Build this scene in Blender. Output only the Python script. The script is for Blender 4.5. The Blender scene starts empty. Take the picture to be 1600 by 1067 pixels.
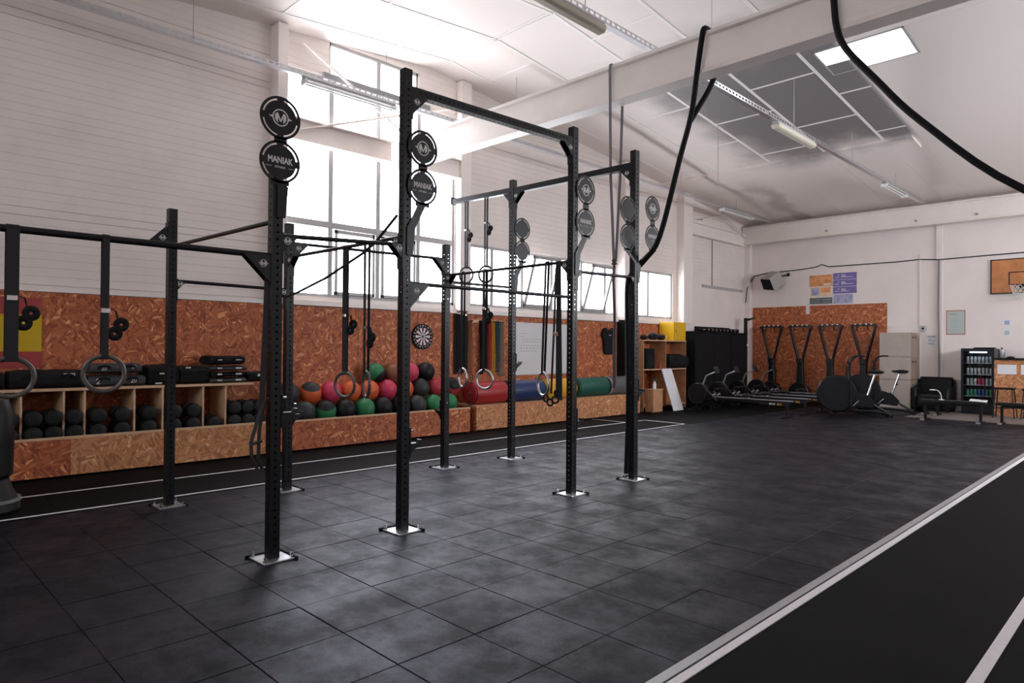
import bpy, bmesh, math, random
from mathutils import Vector, Matrix, Euler
R = random.Random(7)
sc = bpy.context.scene
COL = sc.collection

# ------------------------------------------------------------------ camera
cd = bpy.data.cameras.new('camera'); cam = bpy.data.objects.new('camera', cd); COL.objects.link(cam)
cd.sensor_width = 36.0; cd.lens = 23.67; cd.clip_start = 0.05; cd.clip_end = 200
rt = Vector((0.705242, 0.708927, 0.0075254)); dn = Vector((-0.00093631, 0.0115459, -0.9999329)); fw = Vector((-0.708966, 0.7051876, 0.0088064))
m = Matrix.Identity(4)
for i in range(3):
    m[i][0] = rt[i]; m[i][1] = -dn[i]; m[i][2] = -fw[i]
m[0][3], m[1][3], m[2][3] = 0, 0, 1.5
cam.matrix_world = m
sc.camera = cam
# ------------------------------------------------------------------ sky and exposure
w = bpy.data.worlds.new('overcast_sky'); sc.world = w; w.use_nodes = True
bg = w.node_tree.nodes['Background']; bg.inputs[0].default_value = (0.93, 0.93, 1.0, 1); bg.inputs[1].default_value = 14.3
sc.view_settings.view_transform = 'Standard'; sc.view_settings.look = 'None'
sc.view_settings.gamma = 1; sc.view_settings.use_curve_mapping = False
sc.view_settings.exposure = 0.0

XW, YF, XR, YN = -9.6, 19.7, 3.2, -5.0       # wall planes: left, far, right, near
def zc(y): return 6.5 - 0.1*(y-7.5) if y > 7.5 else 6.5 + 0.085*(y-7.5)

def portal(name, loc, rot, sx, sy):
    l = bpy.data.lights.new(name, 'AREA'); l.shape = 'RECTANGLE'; l.size = sx; l.size_y = sy
    l.cycles.is_portal = True
    o = bpy.data.objects.new(name, l); o.location = loc; o.rotation_euler = rot; COL.objects.link(o)
PI = math.pi
portal('window_portal', (-9.9, 6.35, 4.0), (0, -PI/2, 0), 3.5, 3.4)
portal('window_portal', (-9.9, 6.3, 6.05), (0, -PI/2, 0), 0.7, 1.8)
portal('window_portal', (-9.9, 10.75, 2.87), (0, -PI/2, 0), 1.2, 4.7)
portal('window_portal', (-9.9, 14.45, 2.87), (0, -PI/2, 0), 1.2, 2.2)
portal('skylight_portal', (-3.54, 11.23, 6.6), (0, 0, 0), 1.3, 0.9)
portal('added_glazing_portal', (3.5, 13.75, 3.4), (0, PI/2, 0), 1.8, 9.5)  # serves the glazing added out of view on the right

portal('added_glazing_portal', (-3.0, -5.3, 4.25), (PI/2, 0, 0), 7.0, 1.1)  # serves the high windows added behind the camera

# ------------------------------------------------------------------ materials
MATS = {}
def nt(name):
    mt = bpy.data.materials.new(name); mt.use_nodes = True
    t = mt.node_tree; b = t.nodes['Principled BSDF']
    MATS[name] = mt
    return mt, t, b
def N(t, typ, **k):
    n = t.nodes.new(typ)
    for a, v in k.items():
        if not a.startswith('i_'): setattr(n, a, v)
    for a, v in k.items():
        if a.startswith('i_'):
            key = a[2:]
            n.inputs[int(key) if key.isdigit() else key].default_value = v
    return n
def ramp(t, stops):
    n = t.nodes.new('ShaderNodeValToRGB'); e = n.color_ramp.elements
    while len(e) < len(stops): e.new(0.5)
    for q, (p, c) in zip(e, stops):
        q.position = p; q.color = (*c, 1) if len(c) == 3 else c
    return n
def S(name, col, rough=0.5, metal=0.0, var=0.0, scale=6.0, bump=0.0, bscale=200.0, spec=0.5, rvar=0.0):
    mt, t, b = nt(name)
    b.inputs['Base Color'].default_value = (*col, 1); b.inputs['Roughness'].default_value = rough
    b.inputs['Metallic'].default_value = metal; b.inputs['Specular IOR Level'].default_value = spec
    g = N(t, 'ShaderNodeNewGeometry')
    if var > 0:
        n = N(t, 'ShaderNodeTexNoise', i_Scale=scale, i_Detail=5.0, i_Roughness=0.6)
        t.links.new(g.outputs['Position'], n.inputs['Vector'])
        r = ramp(t, [(0.3, tuple(c*(1-var) for c in col)), (0.7, tuple(min(1, c*(1+var)) for c in col))])
        t.links.new(n.outputs['Fac'], r.inputs[0]); t.links.new(r.outputs[0], b.inputs['Base Color'])
        if rvar:
            mr = N(t, 'ShaderNodeMapRange', i_3=rough-rvar, i_4=rough+rvar)
            t.links.new(n.outputs['Fac'], mr.inputs[0]); t.links.new(mr.outputs[0], b.inputs['Roughness'])
    if bump > 0:
        n2 = N(t, 'ShaderNodeTexNoise', i_Scale=bscale, i_Detail=2.0)
        t.links.new(g.outputs['Position'], n2.inputs['Vector'])
        bp = N(t, 'ShaderNodeBump', i_Strength=bump, i_Distance=0.01)
        t.links.new(n2.outputs['Fac'], bp.inputs['Height']); t.links.new(bp.outputs[0], b.inputs['Normal'])
    return mt
def E(name, col, st):
    mt, t, b = nt(name)
    b.inputs['Base Color'].default_value = (*col, 1)
    b.inputs['Emission Color'].default_value = (*col, 1); b.inputs['Emission Strength'].default_value = st
    return mt
def OSB(name, dark, mid, light):
    mt, t, b = nt(name); b.inputs['Roughness'].default_value = 0.62
    g = N(t, 'ShaderNodeNewGeometry'); sp = N(t, 'ShaderNodeSeparateXYZ'); t.links.new(g.outputs['Position'], sp.inputs[0])
    ad = N(t, 'ShaderNodeMath', operation='ADD'); t.links.new(sp.outputs[0], ad.inputs[0]); t.links.new(sp.outputs[1], ad.inputs[1])
    cb = N(t, 'ShaderNodeCombineXYZ'); t.links.new(ad.outputs[0], cb.inputs[0]); t.links.new(sp.outputs[2], cb.inputs[1])
    ds = N(t, 'ShaderNodeTexNoise', i_Scale=5.0, i_Detail=2.0); t.links.new(cb.outputs[0], ds.inputs['Vector'])
    vals = []
    for ang, s in ((0.35, 1.0), (-0.65, 1.2), (1.25, 0.9)):
        mp = N(t, 'ShaderNodeMapping'); mp.inputs['Rotation'].default_value = (0, 0, ang); mp2 = N(t, 'ShaderNodeMapping'); mp2.inputs['Scale'].default_value = (44*s, 9.0*s, 1); t.links.new(mp.outputs[0], mp2.inputs[0])
        mx = N(t, 'ShaderNodeVectorMath', operation='MULTIPLY_ADD'); mx.inputs[1].default_value = (0.06, 0.06, 0)
        t.links.new(ds.outputs['Color'], mx.inputs[0]); t.links.new(cb.outputs[0], mx.inputs[2])
        t.links.new(mx.outputs[0], mp.inputs[0])
        v = N(t, 'ShaderNodeTexVoronoi'); v.voronoi_dimensions = '2D'; v.inputs['Scale'].default_value = 1.0; t.links.new(mp2.outputs[0], v.inputs['Vector'])
        s2 = N(t, 'ShaderNodeSeparateColor'); t.links.new(v.outputs['Color'], s2.inputs[0]); vals.append(s2.outputs[0])
    n = N(t, 'ShaderNodeTexNoise', i_Scale=9.0, i_Detail=1.0); t.links.new(cb.outputs[0], n.inputs['Vector'])
    r1 = ramp(t, [(0.47, (0, 0, 0)), (0.5, (1, 1, 1))]); t.links.new(n.outputs['Fac'], r1.inputs[0])
    n3 = N(t, 'ShaderNodeTexNoise', i_Scale=7.0, i_Detail=1.0, i_W=3.0, noise_dimensions='4D'); t.links.new(cb.outputs[0], n3.inputs['Vector'])
    r2 = ramp(t, [(0.52, (0, 0, 0)), (0.55, (1, 1, 1))]); t.links.new(n3.outputs['Fac'], r2.inputs[0])
    m1 = N(t, 'ShaderNodeMix'); m1.data_type = 'FLOAT'; t.links.new(r1.outputs[0], m1.inputs[0]); t.links.new(vals[0], m1.inputs[2]); t.links.new(vals[1], m1.inputs[3])
    m2 = N(t, 'ShaderNodeMix'); m2.data_type = 'FLOAT'; t.links.new(r2.outputs[0], m2.inputs[0]); t.links.new(m1.outputs[0], m2.inputs[2]); t.links.new(vals[2], m2.inputs[3])
    r3 = ramp(t, [(0.0, dark), (0.3, tuple((a+c)/2 for a, c in zip(dark, mid))), (0.55, mid), (0.85, mid), (1.0, light)]); t.links.new(m2.outputs[0], r3.inputs[0])
    t.links.new(r3.outputs[0], b.inputs['Base Color'])
    bp = N(t, 'ShaderNodeBump', i_Strength=0.25, i_Distance=0.003); t.links.new(m2.outputs[0], bp.inputs['Height']); t.links.new(bp.outputs[0], b.inputs['Normal'])
    return mt
OSB('osb', (0.22, 0.045, 0.014), (0.46, 0.125, 0.042), (0.80, 0.36, 0.15))
OSB('osb_pale', (0.32, 0.12, 0.045), (0.56, 0.24, 0.10), (0.82, 0.48, 0.25))
S('edge_wood', (0.62, 0.40, 0.24), 0.6, var=0.15)
S('pine', (0.48, 0.24, 0.12), 0.6, var=0.2)
S('white_siding', (0.79, 0.705, 0.655), 0.45, var=0.05, scale=1.4)
S('white_plaster', (0.81, 0.72, 0.68), 0.7, var=0.05, scale=1.1)
S('white_beam', (0.84, 0.755, 0.705), 0.4, var=0.05, scale=2.0)
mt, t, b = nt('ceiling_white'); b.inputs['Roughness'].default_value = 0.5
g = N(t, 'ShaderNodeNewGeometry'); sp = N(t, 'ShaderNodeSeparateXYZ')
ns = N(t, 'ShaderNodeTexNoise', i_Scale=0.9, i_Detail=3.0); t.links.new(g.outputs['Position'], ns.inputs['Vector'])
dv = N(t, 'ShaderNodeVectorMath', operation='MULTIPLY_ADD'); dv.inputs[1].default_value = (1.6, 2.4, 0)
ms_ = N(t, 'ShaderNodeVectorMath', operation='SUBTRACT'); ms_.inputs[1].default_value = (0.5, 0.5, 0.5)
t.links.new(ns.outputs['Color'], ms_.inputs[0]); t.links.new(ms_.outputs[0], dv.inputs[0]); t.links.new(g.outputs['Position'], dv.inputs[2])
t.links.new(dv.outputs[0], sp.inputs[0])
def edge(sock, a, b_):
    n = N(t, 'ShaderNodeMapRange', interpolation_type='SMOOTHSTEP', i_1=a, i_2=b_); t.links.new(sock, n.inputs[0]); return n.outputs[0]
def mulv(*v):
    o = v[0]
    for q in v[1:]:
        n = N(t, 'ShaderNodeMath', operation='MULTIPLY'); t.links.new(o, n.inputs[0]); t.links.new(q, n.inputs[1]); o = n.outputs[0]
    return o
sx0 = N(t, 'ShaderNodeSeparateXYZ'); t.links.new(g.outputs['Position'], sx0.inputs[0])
dark_patch = mulv(edge(sp.outputs[0], -7.6, -6.3), edge(sx0.outputs[0], -3.72, -3.86), edge(sp.outputs[1], 8.6, 10.6), edge(sp.outputs[1], 15.6, 14.2))  # soft-edged darker grey area of the ceiling colour
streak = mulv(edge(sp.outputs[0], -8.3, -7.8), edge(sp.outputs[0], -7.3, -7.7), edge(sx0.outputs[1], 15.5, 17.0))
sm = N(t, 'ShaderNodeMath', operation='MULTIPLY_ADD', i_1=0.45); t.links.new(streak, sm.inputs[0]); t.links.new(dark_patch, sm.inputs[2])
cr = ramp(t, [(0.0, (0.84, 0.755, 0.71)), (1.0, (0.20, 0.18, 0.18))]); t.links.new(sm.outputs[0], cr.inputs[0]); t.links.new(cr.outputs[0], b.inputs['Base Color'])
S('joint_strip', (0.86, 0.81, 0.78), 0.4)
S('foil', (0.34, 0.31, 0.305), 0.42, metal=0.35, var=0.30, scale=0.7, rvar=0.08)
S('roof_panel', (0.5, 0.5, 0.5), 0.7)
S('frame_white', (0.42, 0.40, 0.39), 0.4)
S('black_steel', (0.008, 0.008, 0.010), 0.33, spec=0.32, var=0.2, scale=30)
S('black_matte', (0.006, 0.006, 0.007), 0.7, bump=0.1, spec=0.2)
S('black_fabric', (0.009, 0.009, 0.010), 0.8, spec=0.25, bump=0.3, bscale=400)
S('black_plastic', (0.008, 0.008, 0.010), 0.35, spec=0.35)
S('grey_fabric', (0.045, 0.047, 0.052), 0.7, bump=0.2)
S('dark_webbing', (0.016, 0.015, 0.017), 0.8)
S('grey_webbing', (0.16, 0.15, 0.16), 0.8)
S('galvanised', (0.62, 0.62, 0.64), 0.32, metal=0.9, var=0.1, scale=20)
S('chrome', (0.75, 0.75, 0.76), 0.2, metal=1.0)
S('alu', (0.55, 0.55, 0.57), 0.38, metal=0.85)
S('silver_print', (0.62, 0.59, 0.57), 0.5)
S('white_print', (0.72, 0.72, 0.72), 0.6)
S('line_white', (0.72, 0.68, 0.70), 0.6, var=0.05, scale=30)
S('ring_wood', (0.085, 0.068, 0.062), 0.35, var=0.2)
S('rubber_track', (0.002, 0.002, 0.0022), 0.75, var=0.35, scale=2.0, bump=0.4, bscale=350, spec=0.10)
S('sub_floor', (0.006, 0.006, 0.006), 0.9)
S('concrete', (0.20, 0.17, 0.15), 0.55, var=0.15)
S('red_rubber', (0.42, 0.030, 0.045), 0.5); S('pink_rubber', (0.55, 0.035, 0.09), 0.5)
S('orange_rubber', (0.62, 0.10, 0.022), 0.5); S('brown_rubber', (0.22, 0.07, 0.03), 0.5)
S('green_rubber', (0.010, 0.16, 0.055), 0.5); S('black_rubber', (0.007, 0.007, 0.008), 0.5, var=0.2, spec=0.3)
S('charcoal_rubber', (0.030, 0.030, 0.033), 0.5, spec=0.35)
S('blue_vinyl', (0.008, 0.028, 0.11), 0.45); S('yellow_vinyl', (0.62, 0.34, 0.02), 0.45)
S('green_vinyl', (0.004, 0.085, 0.06), 0.45); S('grey_vinyl', (0.10, 0.10, 0.10), 0.5); S('red_vinyl', (0.36, 0.016, 0.02), 0.45)
S('flag_red', (0.34, 0.05, 0.045), 0.8); S('flag_yellow', (0.55, 0.36, 0.01), 0.8)
S('yellow_metal', (0.72, 0.42, 0.01), 0.4)
S('whiteboard', (0.66, 0.65, 0.65), 0.3); S('paper', (0.75, 0.75, 0.77), 0.7); S('ink_grey', (0.30, 0.30, 0.32), 0.7)
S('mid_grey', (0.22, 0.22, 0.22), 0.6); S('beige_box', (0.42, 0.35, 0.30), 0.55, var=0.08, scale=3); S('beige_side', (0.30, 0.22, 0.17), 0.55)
S('speaker_beige', (0.36, 0.33, 0.31), 0.5)
S('poster_orange', (0.72, 0.28, 0.10), 0.5, var=0.45, scale=5); S('poster_cream', (0.75, 0.55, 0.38), 0.5, var=0.2, scale=6)
S('poster_purple', (0.16, 0.12, 0.36), 0.5); S('poster_lilac', (0.36, 0.35, 0.52), 0.5, var=0.3, scale=9); S('poster_slate', (0.10, 0.11, 0.12), 0.5)
S('terracotta_frame', (0.40, 0.15, 0.10), 0.5); S('sage', (0.45, 0.50, 0.47), 0.6)
S('board_wood', (0.50, 0.19, 0.06), 0.4, var=0.25, scale=4); S('band_orange', (0.35, 0.14, 0.06), 0.6)
S('band_red', (0.45, 0.03, 0.03), 0.6); S('band_yellow', (0.70, 0.38, 0.02), 0.6); S('band_teal', (0.02, 0.10, 0.12), 0.6); S('band_sage', (0.24, 0.28, 0.24), 0.6)
S('band_purple', (0.05, 0.02, 0.06), 0.6); S('tube_diffuser', (0.62, 0.57, 0.46), 0.4); S('tube_white', (0.85, 0.85, 0.85), 0.3)
S('can_silver', (0.4, 0.42, 0.45), 0.3, metal=0.3); S('can_red', (0.45, 0.03, 0.08), 0.3); S('can_blue', (0.05, 0.1, 0.35), 0.3); S('can_green', (0.05, 0.25, 0.15), 0.3)
S('net_white', (0.7, 0.7, 0.68), 0.8); S('rope_brown', (0.10, 0.085, 0.08), 0.9, bump=0.4, bscale=150); S('leather', (0.006, 0.006, 0.006), 0.45, spec=0.3)
E('fridge_light', (0.55, 0.66, 1.0), 5.0)
mt, t, b = nt('glass')
for n_ in list(t.nodes): t.nodes.remove(n_)
o_ = t.nodes.new('ShaderNodeOutputMaterial'); tr = t.nodes.new('ShaderNodeBsdfTransparent'); gl = t.nodes.new('ShaderNodeBsdfGlossy'); gl.inputs['Roughness'].default_value = 0.03
tr.inputs[0].default_value = (0.93, 0.95, 0.95, 1)
mx = t.nodes.new('ShaderNodeMixShader'); lw = t.nodes.new('ShaderNodeLayerWeight'); lw.inputs[0].default_value = 0.5
pw = N(t, 'ShaderNodeMath', operation='POWER', i_1=4.0); fr = N(t, 'ShaderNodeMath', operation='MULTIPLY_ADD', i_1=0.5, i_2=0.03)
t.links.new(lw.outputs['Facing'], pw.inputs[0]); t.links.new(pw.outputs[0], fr.inputs[0]); t.links.new(fr.outputs[0], mx.inputs[0]); t.links.new(tr.outputs[0], mx.inputs[1]); t.links.new(gl.outputs[0], mx.inputs[2]); t.links.new(mx.outputs[0], o_.inputs[0])
# rubber tile: granulated, with worn dusty patches
mt, t, b = nt('rubber_tile')
g = N(t, 'ShaderNodeNewGeometry')
n1 = N(t, 'ShaderNodeTexNoise', i_Scale=260.0, i_Detail=1.0); n2 = N(t, 'ShaderNodeTexNoise', i_Scale=2.3, i_Detail=7.0, i_Roughness=0.7)
sn = N(t, 'ShaderNodeVectorMath', operation='SNAP'); sn.inputs[1].default_value = (0.485, 0.485, 10)
of = N(t, 'ShaderNodeVectorMath', operation='ADD'); of.inputs[1].default_value = (0.2125+4.85, -0.4225+9.7, 5)
wn = N(t, 'ShaderNodeTexWhiteNoise')
t.links.new(g.outputs['Position'], n1.inputs['Vector']); t.links.new(g.outputs['Position'], n2.inputs['Vector'])
t.links.new(g.outputs['Position'], of.inputs[0]); t.links.new(of.outputs[0], sn.inputs[0]); t.links.new(sn.outputs[0], wn.inputs['Vector'])
r1 = ramp(t, [(0.50, (0.0015, 0.0015, 0.0024)), (0.76, (0.036, 0.037, 0.058))]); t.links.new(n1.outputs['Fac'], r1.inputs[0])
r2 = ramp(t, [(0.40, (0.12, 0.12, 0.12)), (0.62, (1.6, 1.55, 1.7))]); t.links.new(n2.outputs['Fac'], r2.inputs[0])
mv = N(t, 'ShaderNodeMapRange', i_3=0.7, i_4=1.3); t.links.new(wn.outputs['Value'], mv.inputs[0])
ml = N(t, 'ShaderNodeVectorMath', operation='MULTIPLY'); t.links.new(r1.outputs[0], ml.inputs[0]); t.links.new(r2.outputs[0], ml.inputs[1])
ms = N(t, 'ShaderNodeVectorMath', operation='SCALE'); t.links.new(ml.outputs[0], ms.inputs[0]); t.links.new(mv.outputs[0], ms.inputs['Scale'])
t.links.new(ms.outputs[0], b.inputs['Base Color']); b.inputs['Specular Tint'].default_value = (0.66, 0.68, 1.0, 1); b.inputs['Specular IOR Level'].default_value = 0.20
mr = N(t, 'ShaderNodeMapRange', i_1=0.4, i_2=0.62, i_3=0.56, i_4=0.33); t.links.new(n2.outputs['Fac'], mr.inputs[0]); t.links.new(mr.outputs[0], b.inputs['Roughness'])
bp = N(t, 'ShaderNodeBump', i_Strength=0.5, i_Distance=0.003); t.links.new(n1.outputs['Fac'], bp.inputs['Height']); t.links.new(bp.outputs[0], b.inputs['Normal'])

# ------------------------------------------------------------------ mesh helpers
class B:
    def __init__(s): s.v = []; s.f = []
    def add(s, vs, fs):
        k = len(s.v); s.v += [tuple(v) for v in vs]; s.f += [tuple(i+k for i in f) for f in fs]; return s
    def box(s, x0, x1, y0, y1, z0, z1):
        vs = [(x, y, z) for x in (x0, x1) for y in (y0, y1) for z in (z0, z1)]
        return s.add(vs, [(0,1,3,2), (4,6,7,5), (0,4,5,1), (2,3,7,6), (0,2,6,4), (1,5,7,3)])
    def obox(s, c, size, rot):
        mm = Euler(rot).to_matrix(); c = Vector(c); h = [q/2 for q in size]
        vs = [c + mm @ Vector((x, y, z)) for x in (-h[0], h[0]) for y in (-h[1], h[1]) for z in (-h[2], h[2])]
        return s.add(vs, [(0,1,3,2), (4,6,7,5), (0,4,5,1), (2,3,7,6), (0,2,6,4), (1,5,7,3)])
    def prism(s, poly, axis, a, b):
        n = len(poly)
        def P(q, d): return {'x': (d, q[0], q[1]), 'y': (q[0], d, q[1]), 'z': (q[0], q[1], d)}[axis]
        return s.add([P(q, a) for q in poly] + [P(q, b) for q in poly],
                     [tuple(range(n)), tuple(range(2*n-1, n-1, -1))] + [(i, i+n, (i+1) % n + n, (i+1) % n) for i in range(n)])
    def tube(s, pts, r, n=8, closed=False, cap=True, rx=None):
        pts = [Vector(p) for p in pts]; m_ = len(pts); rings = []
        prev = None
        for i, p in enumerate(pts):
            if closed: d = pts[(i+1) % m_] - pts[i-1]
            else: d = pts[min(i+1, m_-1)] - pts[max(i-1, 0)]
            if d.length < 1e-9: d = Vector((0, 0, 1))
            d.normalize()
            if prev is None:
                u = d.cross(Vector((0, 0, 1)))
                if u.length < 0.05: u = d.cross(Vector((1, 0, 0)))
                u.normalize()
            else:
                u = prev - d*prev.dot(d); u.normalize()
            prev = u; v = d.cross(u)
            rr = r[i] if isinstance(r, (list, tuple)) else r
            ry = rr if rx is None else rx
            rings.append([p + u*math.cos(2*PI*k/n)*rr + v*math.sin(2*PI*k/n)*ry for k in range(n)])
        vs = [q for g_ in rings for q in g_]; fs = []
        for i in range(m_ if closed else m_-1):
            a = i*n; b_ = ((i+1) % m_)*n
            fs += [(a+k, a+(k+1) % n, b_+(k+1) % n, b_+k) for k in range(n)]
        if not closed and cap: fs += [tuple(range(n-1, -1, -1)), tuple(range((m_-1)*n, m_*n))]
        return s.add(vs, fs)
    def cyl(s, p, q, r, n=16): return s.tube([p, q], r, n)
    def ribbon(s, pts, wd, w, th):
        """flat strap; wd = direction of its width"""
        wd = Vector(wd).normalized(); pts = [Vector(p) for p in pts]; vs = []; m_ = len(pts)
        for i, p in enumerate(pts):
            d = (pts[min(i+1, m_-1)] - pts[max(i-1, 0)]).normalized(); nn = d.cross(wd).normalized()
            for a, b_ in ((-1,-1), (1,-1), (1,1), (-1,1)): vs.append(p + wd*a*w/2 + nn*b_*th/2)
        fs = [(3,2,1,0), tuple(range(4*m_-4, 4*m_))]
        for i in range(m_-1):
            fs += [(4*i+k, 4*i+(k+1) % 4, 4*i+4+(k+1) % 4, 4*i+4+k) for k in range(4)]
        return s.add(vs, fs)
    def ball(s, c, r, nu=24, nv=14, sq=(1,1,1)):
        vs = [(c[0], c[1], c[2]+r*sq[2])]
        for i in range(1, nv):
            a = PI*i/nv
            for k in range(nu):
                t_ = 2*PI*k/nu; vs.append((c[0]+r*sq[0]*math.sin(a)*math.cos(t_), c[1]+r*sq[1]*math.sin(a)*math.sin(t_), c[2]+r*sq[2]*math.cos(a)))
        vs.append((c[0], c[1], c[2]-r*sq[2])); fs = [(0, 1+k, 1+(k+1) % nu) for k in range(nu)]
        for i in range(nv-2):
            a = 1+i*nu; fs += [(a+k, a+nu+k, a+nu+(k+1) % nu, a+(k+1) % nu) for k in range(nu)]
        a = 1+(nv-2)*nu; fs += [(a+(k+1) % nu, a+k, len(vs)-1) for k in range(nu)]
        return s.add(vs, fs)
    def torus(s, c, Rr, r, axis='x', n=40, k=10, rx=None):
        c = Vector(c); ax = {'x': (Vector((0,1,0)), Vector((0,0,1))), 'y': (Vector((1,0,0)), Vector((0,0,1))), 'z': (Vector((1,0,0)), Vector((0,1,0)))}[axis] if isinstance(axis, str) else axis
        return s.tube([c + ax[0]*Rr*math.cos(2*PI*i/n) + ax[1]*Rr*math.sin(2*PI*i/n) for i in range(n)], r, k, closed=True, rx=rx)
    def mesh(s, name, bevel=0, smooth=False, seg=1):
        bm = bmesh.new(); vs = [bm.verts.new(v) for v in s.v]
        for f in s.f:
            try: bm.faces.new([vs[i] for i in f])
            except ValueError: pass
        bmesh.ops.recalc_face_normals(bm, faces=bm.faces)
        if bevel: bmesh.ops.bevel(bm, geom=[e for e in bm.edges if e.calc_face_angle(0) > 0.5], offset=bevel, segments=seg, affect='EDGES', clamp_overlap=True)
        me = bpy.data.meshes.new(name); bm.to_mesh(me); bm.free()
        if smooth:
            me.polygons.foreach_set('use_smooth', [True]*len(me.polygons))
            try: me.set_sharp_from_angle(angle=math.radians(38))
            except Exception: pass
        return me
def tag(o, label=None, cat=None, group=None, kind=None):
    if label: o['label'] = label
    if cat: o['category'] = cat
    if group: o['group'] = group
    if kind: o['kind'] = kind
    return o
def wl(o):
    v = Vector((0, 0, 0))
    while o is not None: v += o.location; o = o.parent
    return v
def obj(name, b, mat, parent=None, bevel=0, smooth=False, seg=1, **k):
    me = b if isinstance(b, bpy.types.Mesh) else b.mesh(name, bevel, smooth, seg)
    if mat: me.materials.clear(); me.materials.append(MATS[mat])
    o = bpy.data.objects.new(name, me); COL.objects.link(o)
    if parent is not None:
        off = wl(parent); o.parent = parent
        me.transform(Matrix.Translation(-off))
    else:
        xs = [v.co for v in me.vertices]
        lo = Vector([min(v[i] for v in xs) for i in range(3)]); hi = Vector([max(v[i] for v in xs) for i in range(3)])
        c = Vector(((lo.x+hi.x)/2, (lo.y+hi.y)/2, lo.z)); me.transform(Matrix.Translation(-c)); o.location = c
    if 'kind' in k or 'label' in k: tag(o, k.get('label'), k.get('cat'), k.get('group'), k.get('kind'))
    return o
def inst(name, me, loc, parent, rot=(0, 0, 0)):
    """a piece that shares its mesh; loc in world space"""
    o = bpy.data.objects.new(name, me); COL.objects.link(o); o.parent = parent
    o.location = Vector(loc) - wl(parent); o.rotation_euler = rot; return o
def thing(name, label, cat, loc=(0, 0, 0), group=None):
    o = bpy.data.objects.new(name, None); COL.objects.link(o); o.location = loc; o.empty_display_size = 0.2
    return tag(o, label, cat, group)
def dup(root, loc, rz=0, label=None, group=None):
    def cp(o, par):
        c = o.copy(); COL.objects.link(c); c.parent = par
        for ch in list(o.children): cp(ch, c)
        return c
    kids = list(root.children)
    r = root.copy(); COL.objects.link(r); r.location = loc; r.rotation_euler = (0, 0, rz)
    for ch in kids: cp(ch, r)
    if label: r['label'] = label
    if group: r['group'] = group
    return r
def struct(name, b, mat, bevel=0, **k):
    o = obj(name, b, mat, None, bevel); o['kind'] = 'structure'
    return o
def sempty(name, loc=(0, 0, 0)):
    o = bpy.data.objects.new(name, None); COL.objects.link(o); o.location = loc; o['kind'] = 'structure'; return o
def text(name, s, size, mat, parent, loc, rot, ext=0.001, sx=1.0, center=True, fat=0.012):
    c = bpy.data.curves.new(name, 'FONT'); c.body = s; c.size = size; c.extrude = ext
    c.align_x = 'CENTER' if center else 'LEFT'; c.align_y = 'CENTER'; c.resolution_u = 2; c.offset = size*fat
    to = bpy.data.objects.new('tmp', c); COL.objects.link(to); bpy.context.view_layer.update()
    me = bpy.data.meshes.new_from_object(to); bpy.data.objects.remove(to); bpy.data.curves.remove(c)
    me.transform(Matrix.Translation(Vector(loc)) @ Euler(rot).to_matrix().to_4x4() @ Matrix.Diagonal((sx, 1, 1, 1)))
    return obj(name, me, mat, parent)
FX = (PI/2, 0, PI/2)      # text facing +X
FY = (PI/2, 0, 0)         # text facing -Y

# ================================================================== FLOOR
TP = 0.485
floor = sempty('floor', (-3.0, 7.0, 0.0))
obj('sub_floor', B().box(-9.8, XR+0.2, YN-0.2, YF+0.2, -0.12, -0.022), 'sub_floor', floor)
obj('rubber_mat', B().box(-9.6, -7.0+0.002, YN, YF, -0.02, 0.0), 'rubber_track', floor, label='smooth black rubber strip along the left wall')
tm = B().add([(-.2412,-.2412,-.02),(.2412,-.2412,-.02),(.2412,.2412,-.02),(-.2412,.2412,-.02),
              (-.2412,-.2412,-.003),(.2412,-.2412,-.003),(.2412,.2412,-.003),(-.2412,.2412,-.003),
              (-.2385,-.2385,0),(.2385,-.2385,0),(.2385,.2385,0),(-.2385,.2385,0)],
             [(0,1,5,4),(1,2,6,5),(2,3,7,6),(3,0,4,7),(4,5,9,8),(5,6,10,9),(6,7,11,10),(7,4,8,11),(8,9,10,11),(3,2,1,0)]).mesh('tile')
tm.materials.append(MATS['rubber_tile'])
cells = []
for i in range(-10, 1):
    for k in range(-12, 40):
        cx = -2.15 + (i+0.5)*TP; cy = 0.4225 + (k+0.5)*TP - 0.0
        d = -0.709*cx + 0.705*cy; lat = 0.705*cx + 0.709*cy
        if cy > YF-0.2: continue
        seen = d > 0.6 and abs(lat) < d*0.76+0.8 and 1.5*1052/d < 620
        cells.append((0 if seen else 1, math.hypot(cx, cy), cx, cy))
cells.sort()
rest = B()
for n_, (s_, d_, cx, cy) in enumerate(cells):
    if n_ < 300: inst('tile', tm, (cx, cy, R.uniform(-.0012, .0008)), floor, (R.uniform(-.003, .003), R.uniform(-.003, .003), 0))
    else:
        k = len(rest.v)
        rest.add([(v.co.x+cx, v.co.y+cy, v.co.z) for v in tm.vertices], [tuple(p.vertices) for p in tm.polygons])
o = obj('tile_field', rest, 'rubber_tile', floor); o['kind'] = 'stuff'
obj('rubber_mat', B().box(-1.60, XR, YN, 17.0, -0.02, -0.001), 'rubber_track', floor)
obj('concrete_slab', B().box(-1.665, XR, 17.0, YF, -0.02, 0.0), 'concrete', floor)
# painted lines and metal edge strip
def line(x0, x1, y0, y1, name='floor_line', mat='line_white', z=0.0025):
    return obj(name, B().box(x0, x1, y0, y1, -0.003, z), mat, floor)
line(-1.716, -1.664, YN, 16.9, 'edge_strip', 'alu', 0.006)
line(-1.655, -1.607, YN, 16.9)
line(-0.712, -0.656, YN, 16.9)
line(-8.05, -8.01, 1.23, 11.85); line(-7.11, -7.07, -3, 11.95); line(-8.05, -7.07, 11.9, 11.95)
line(-8.9, -7.9, 11.25, 11.28)
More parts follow.
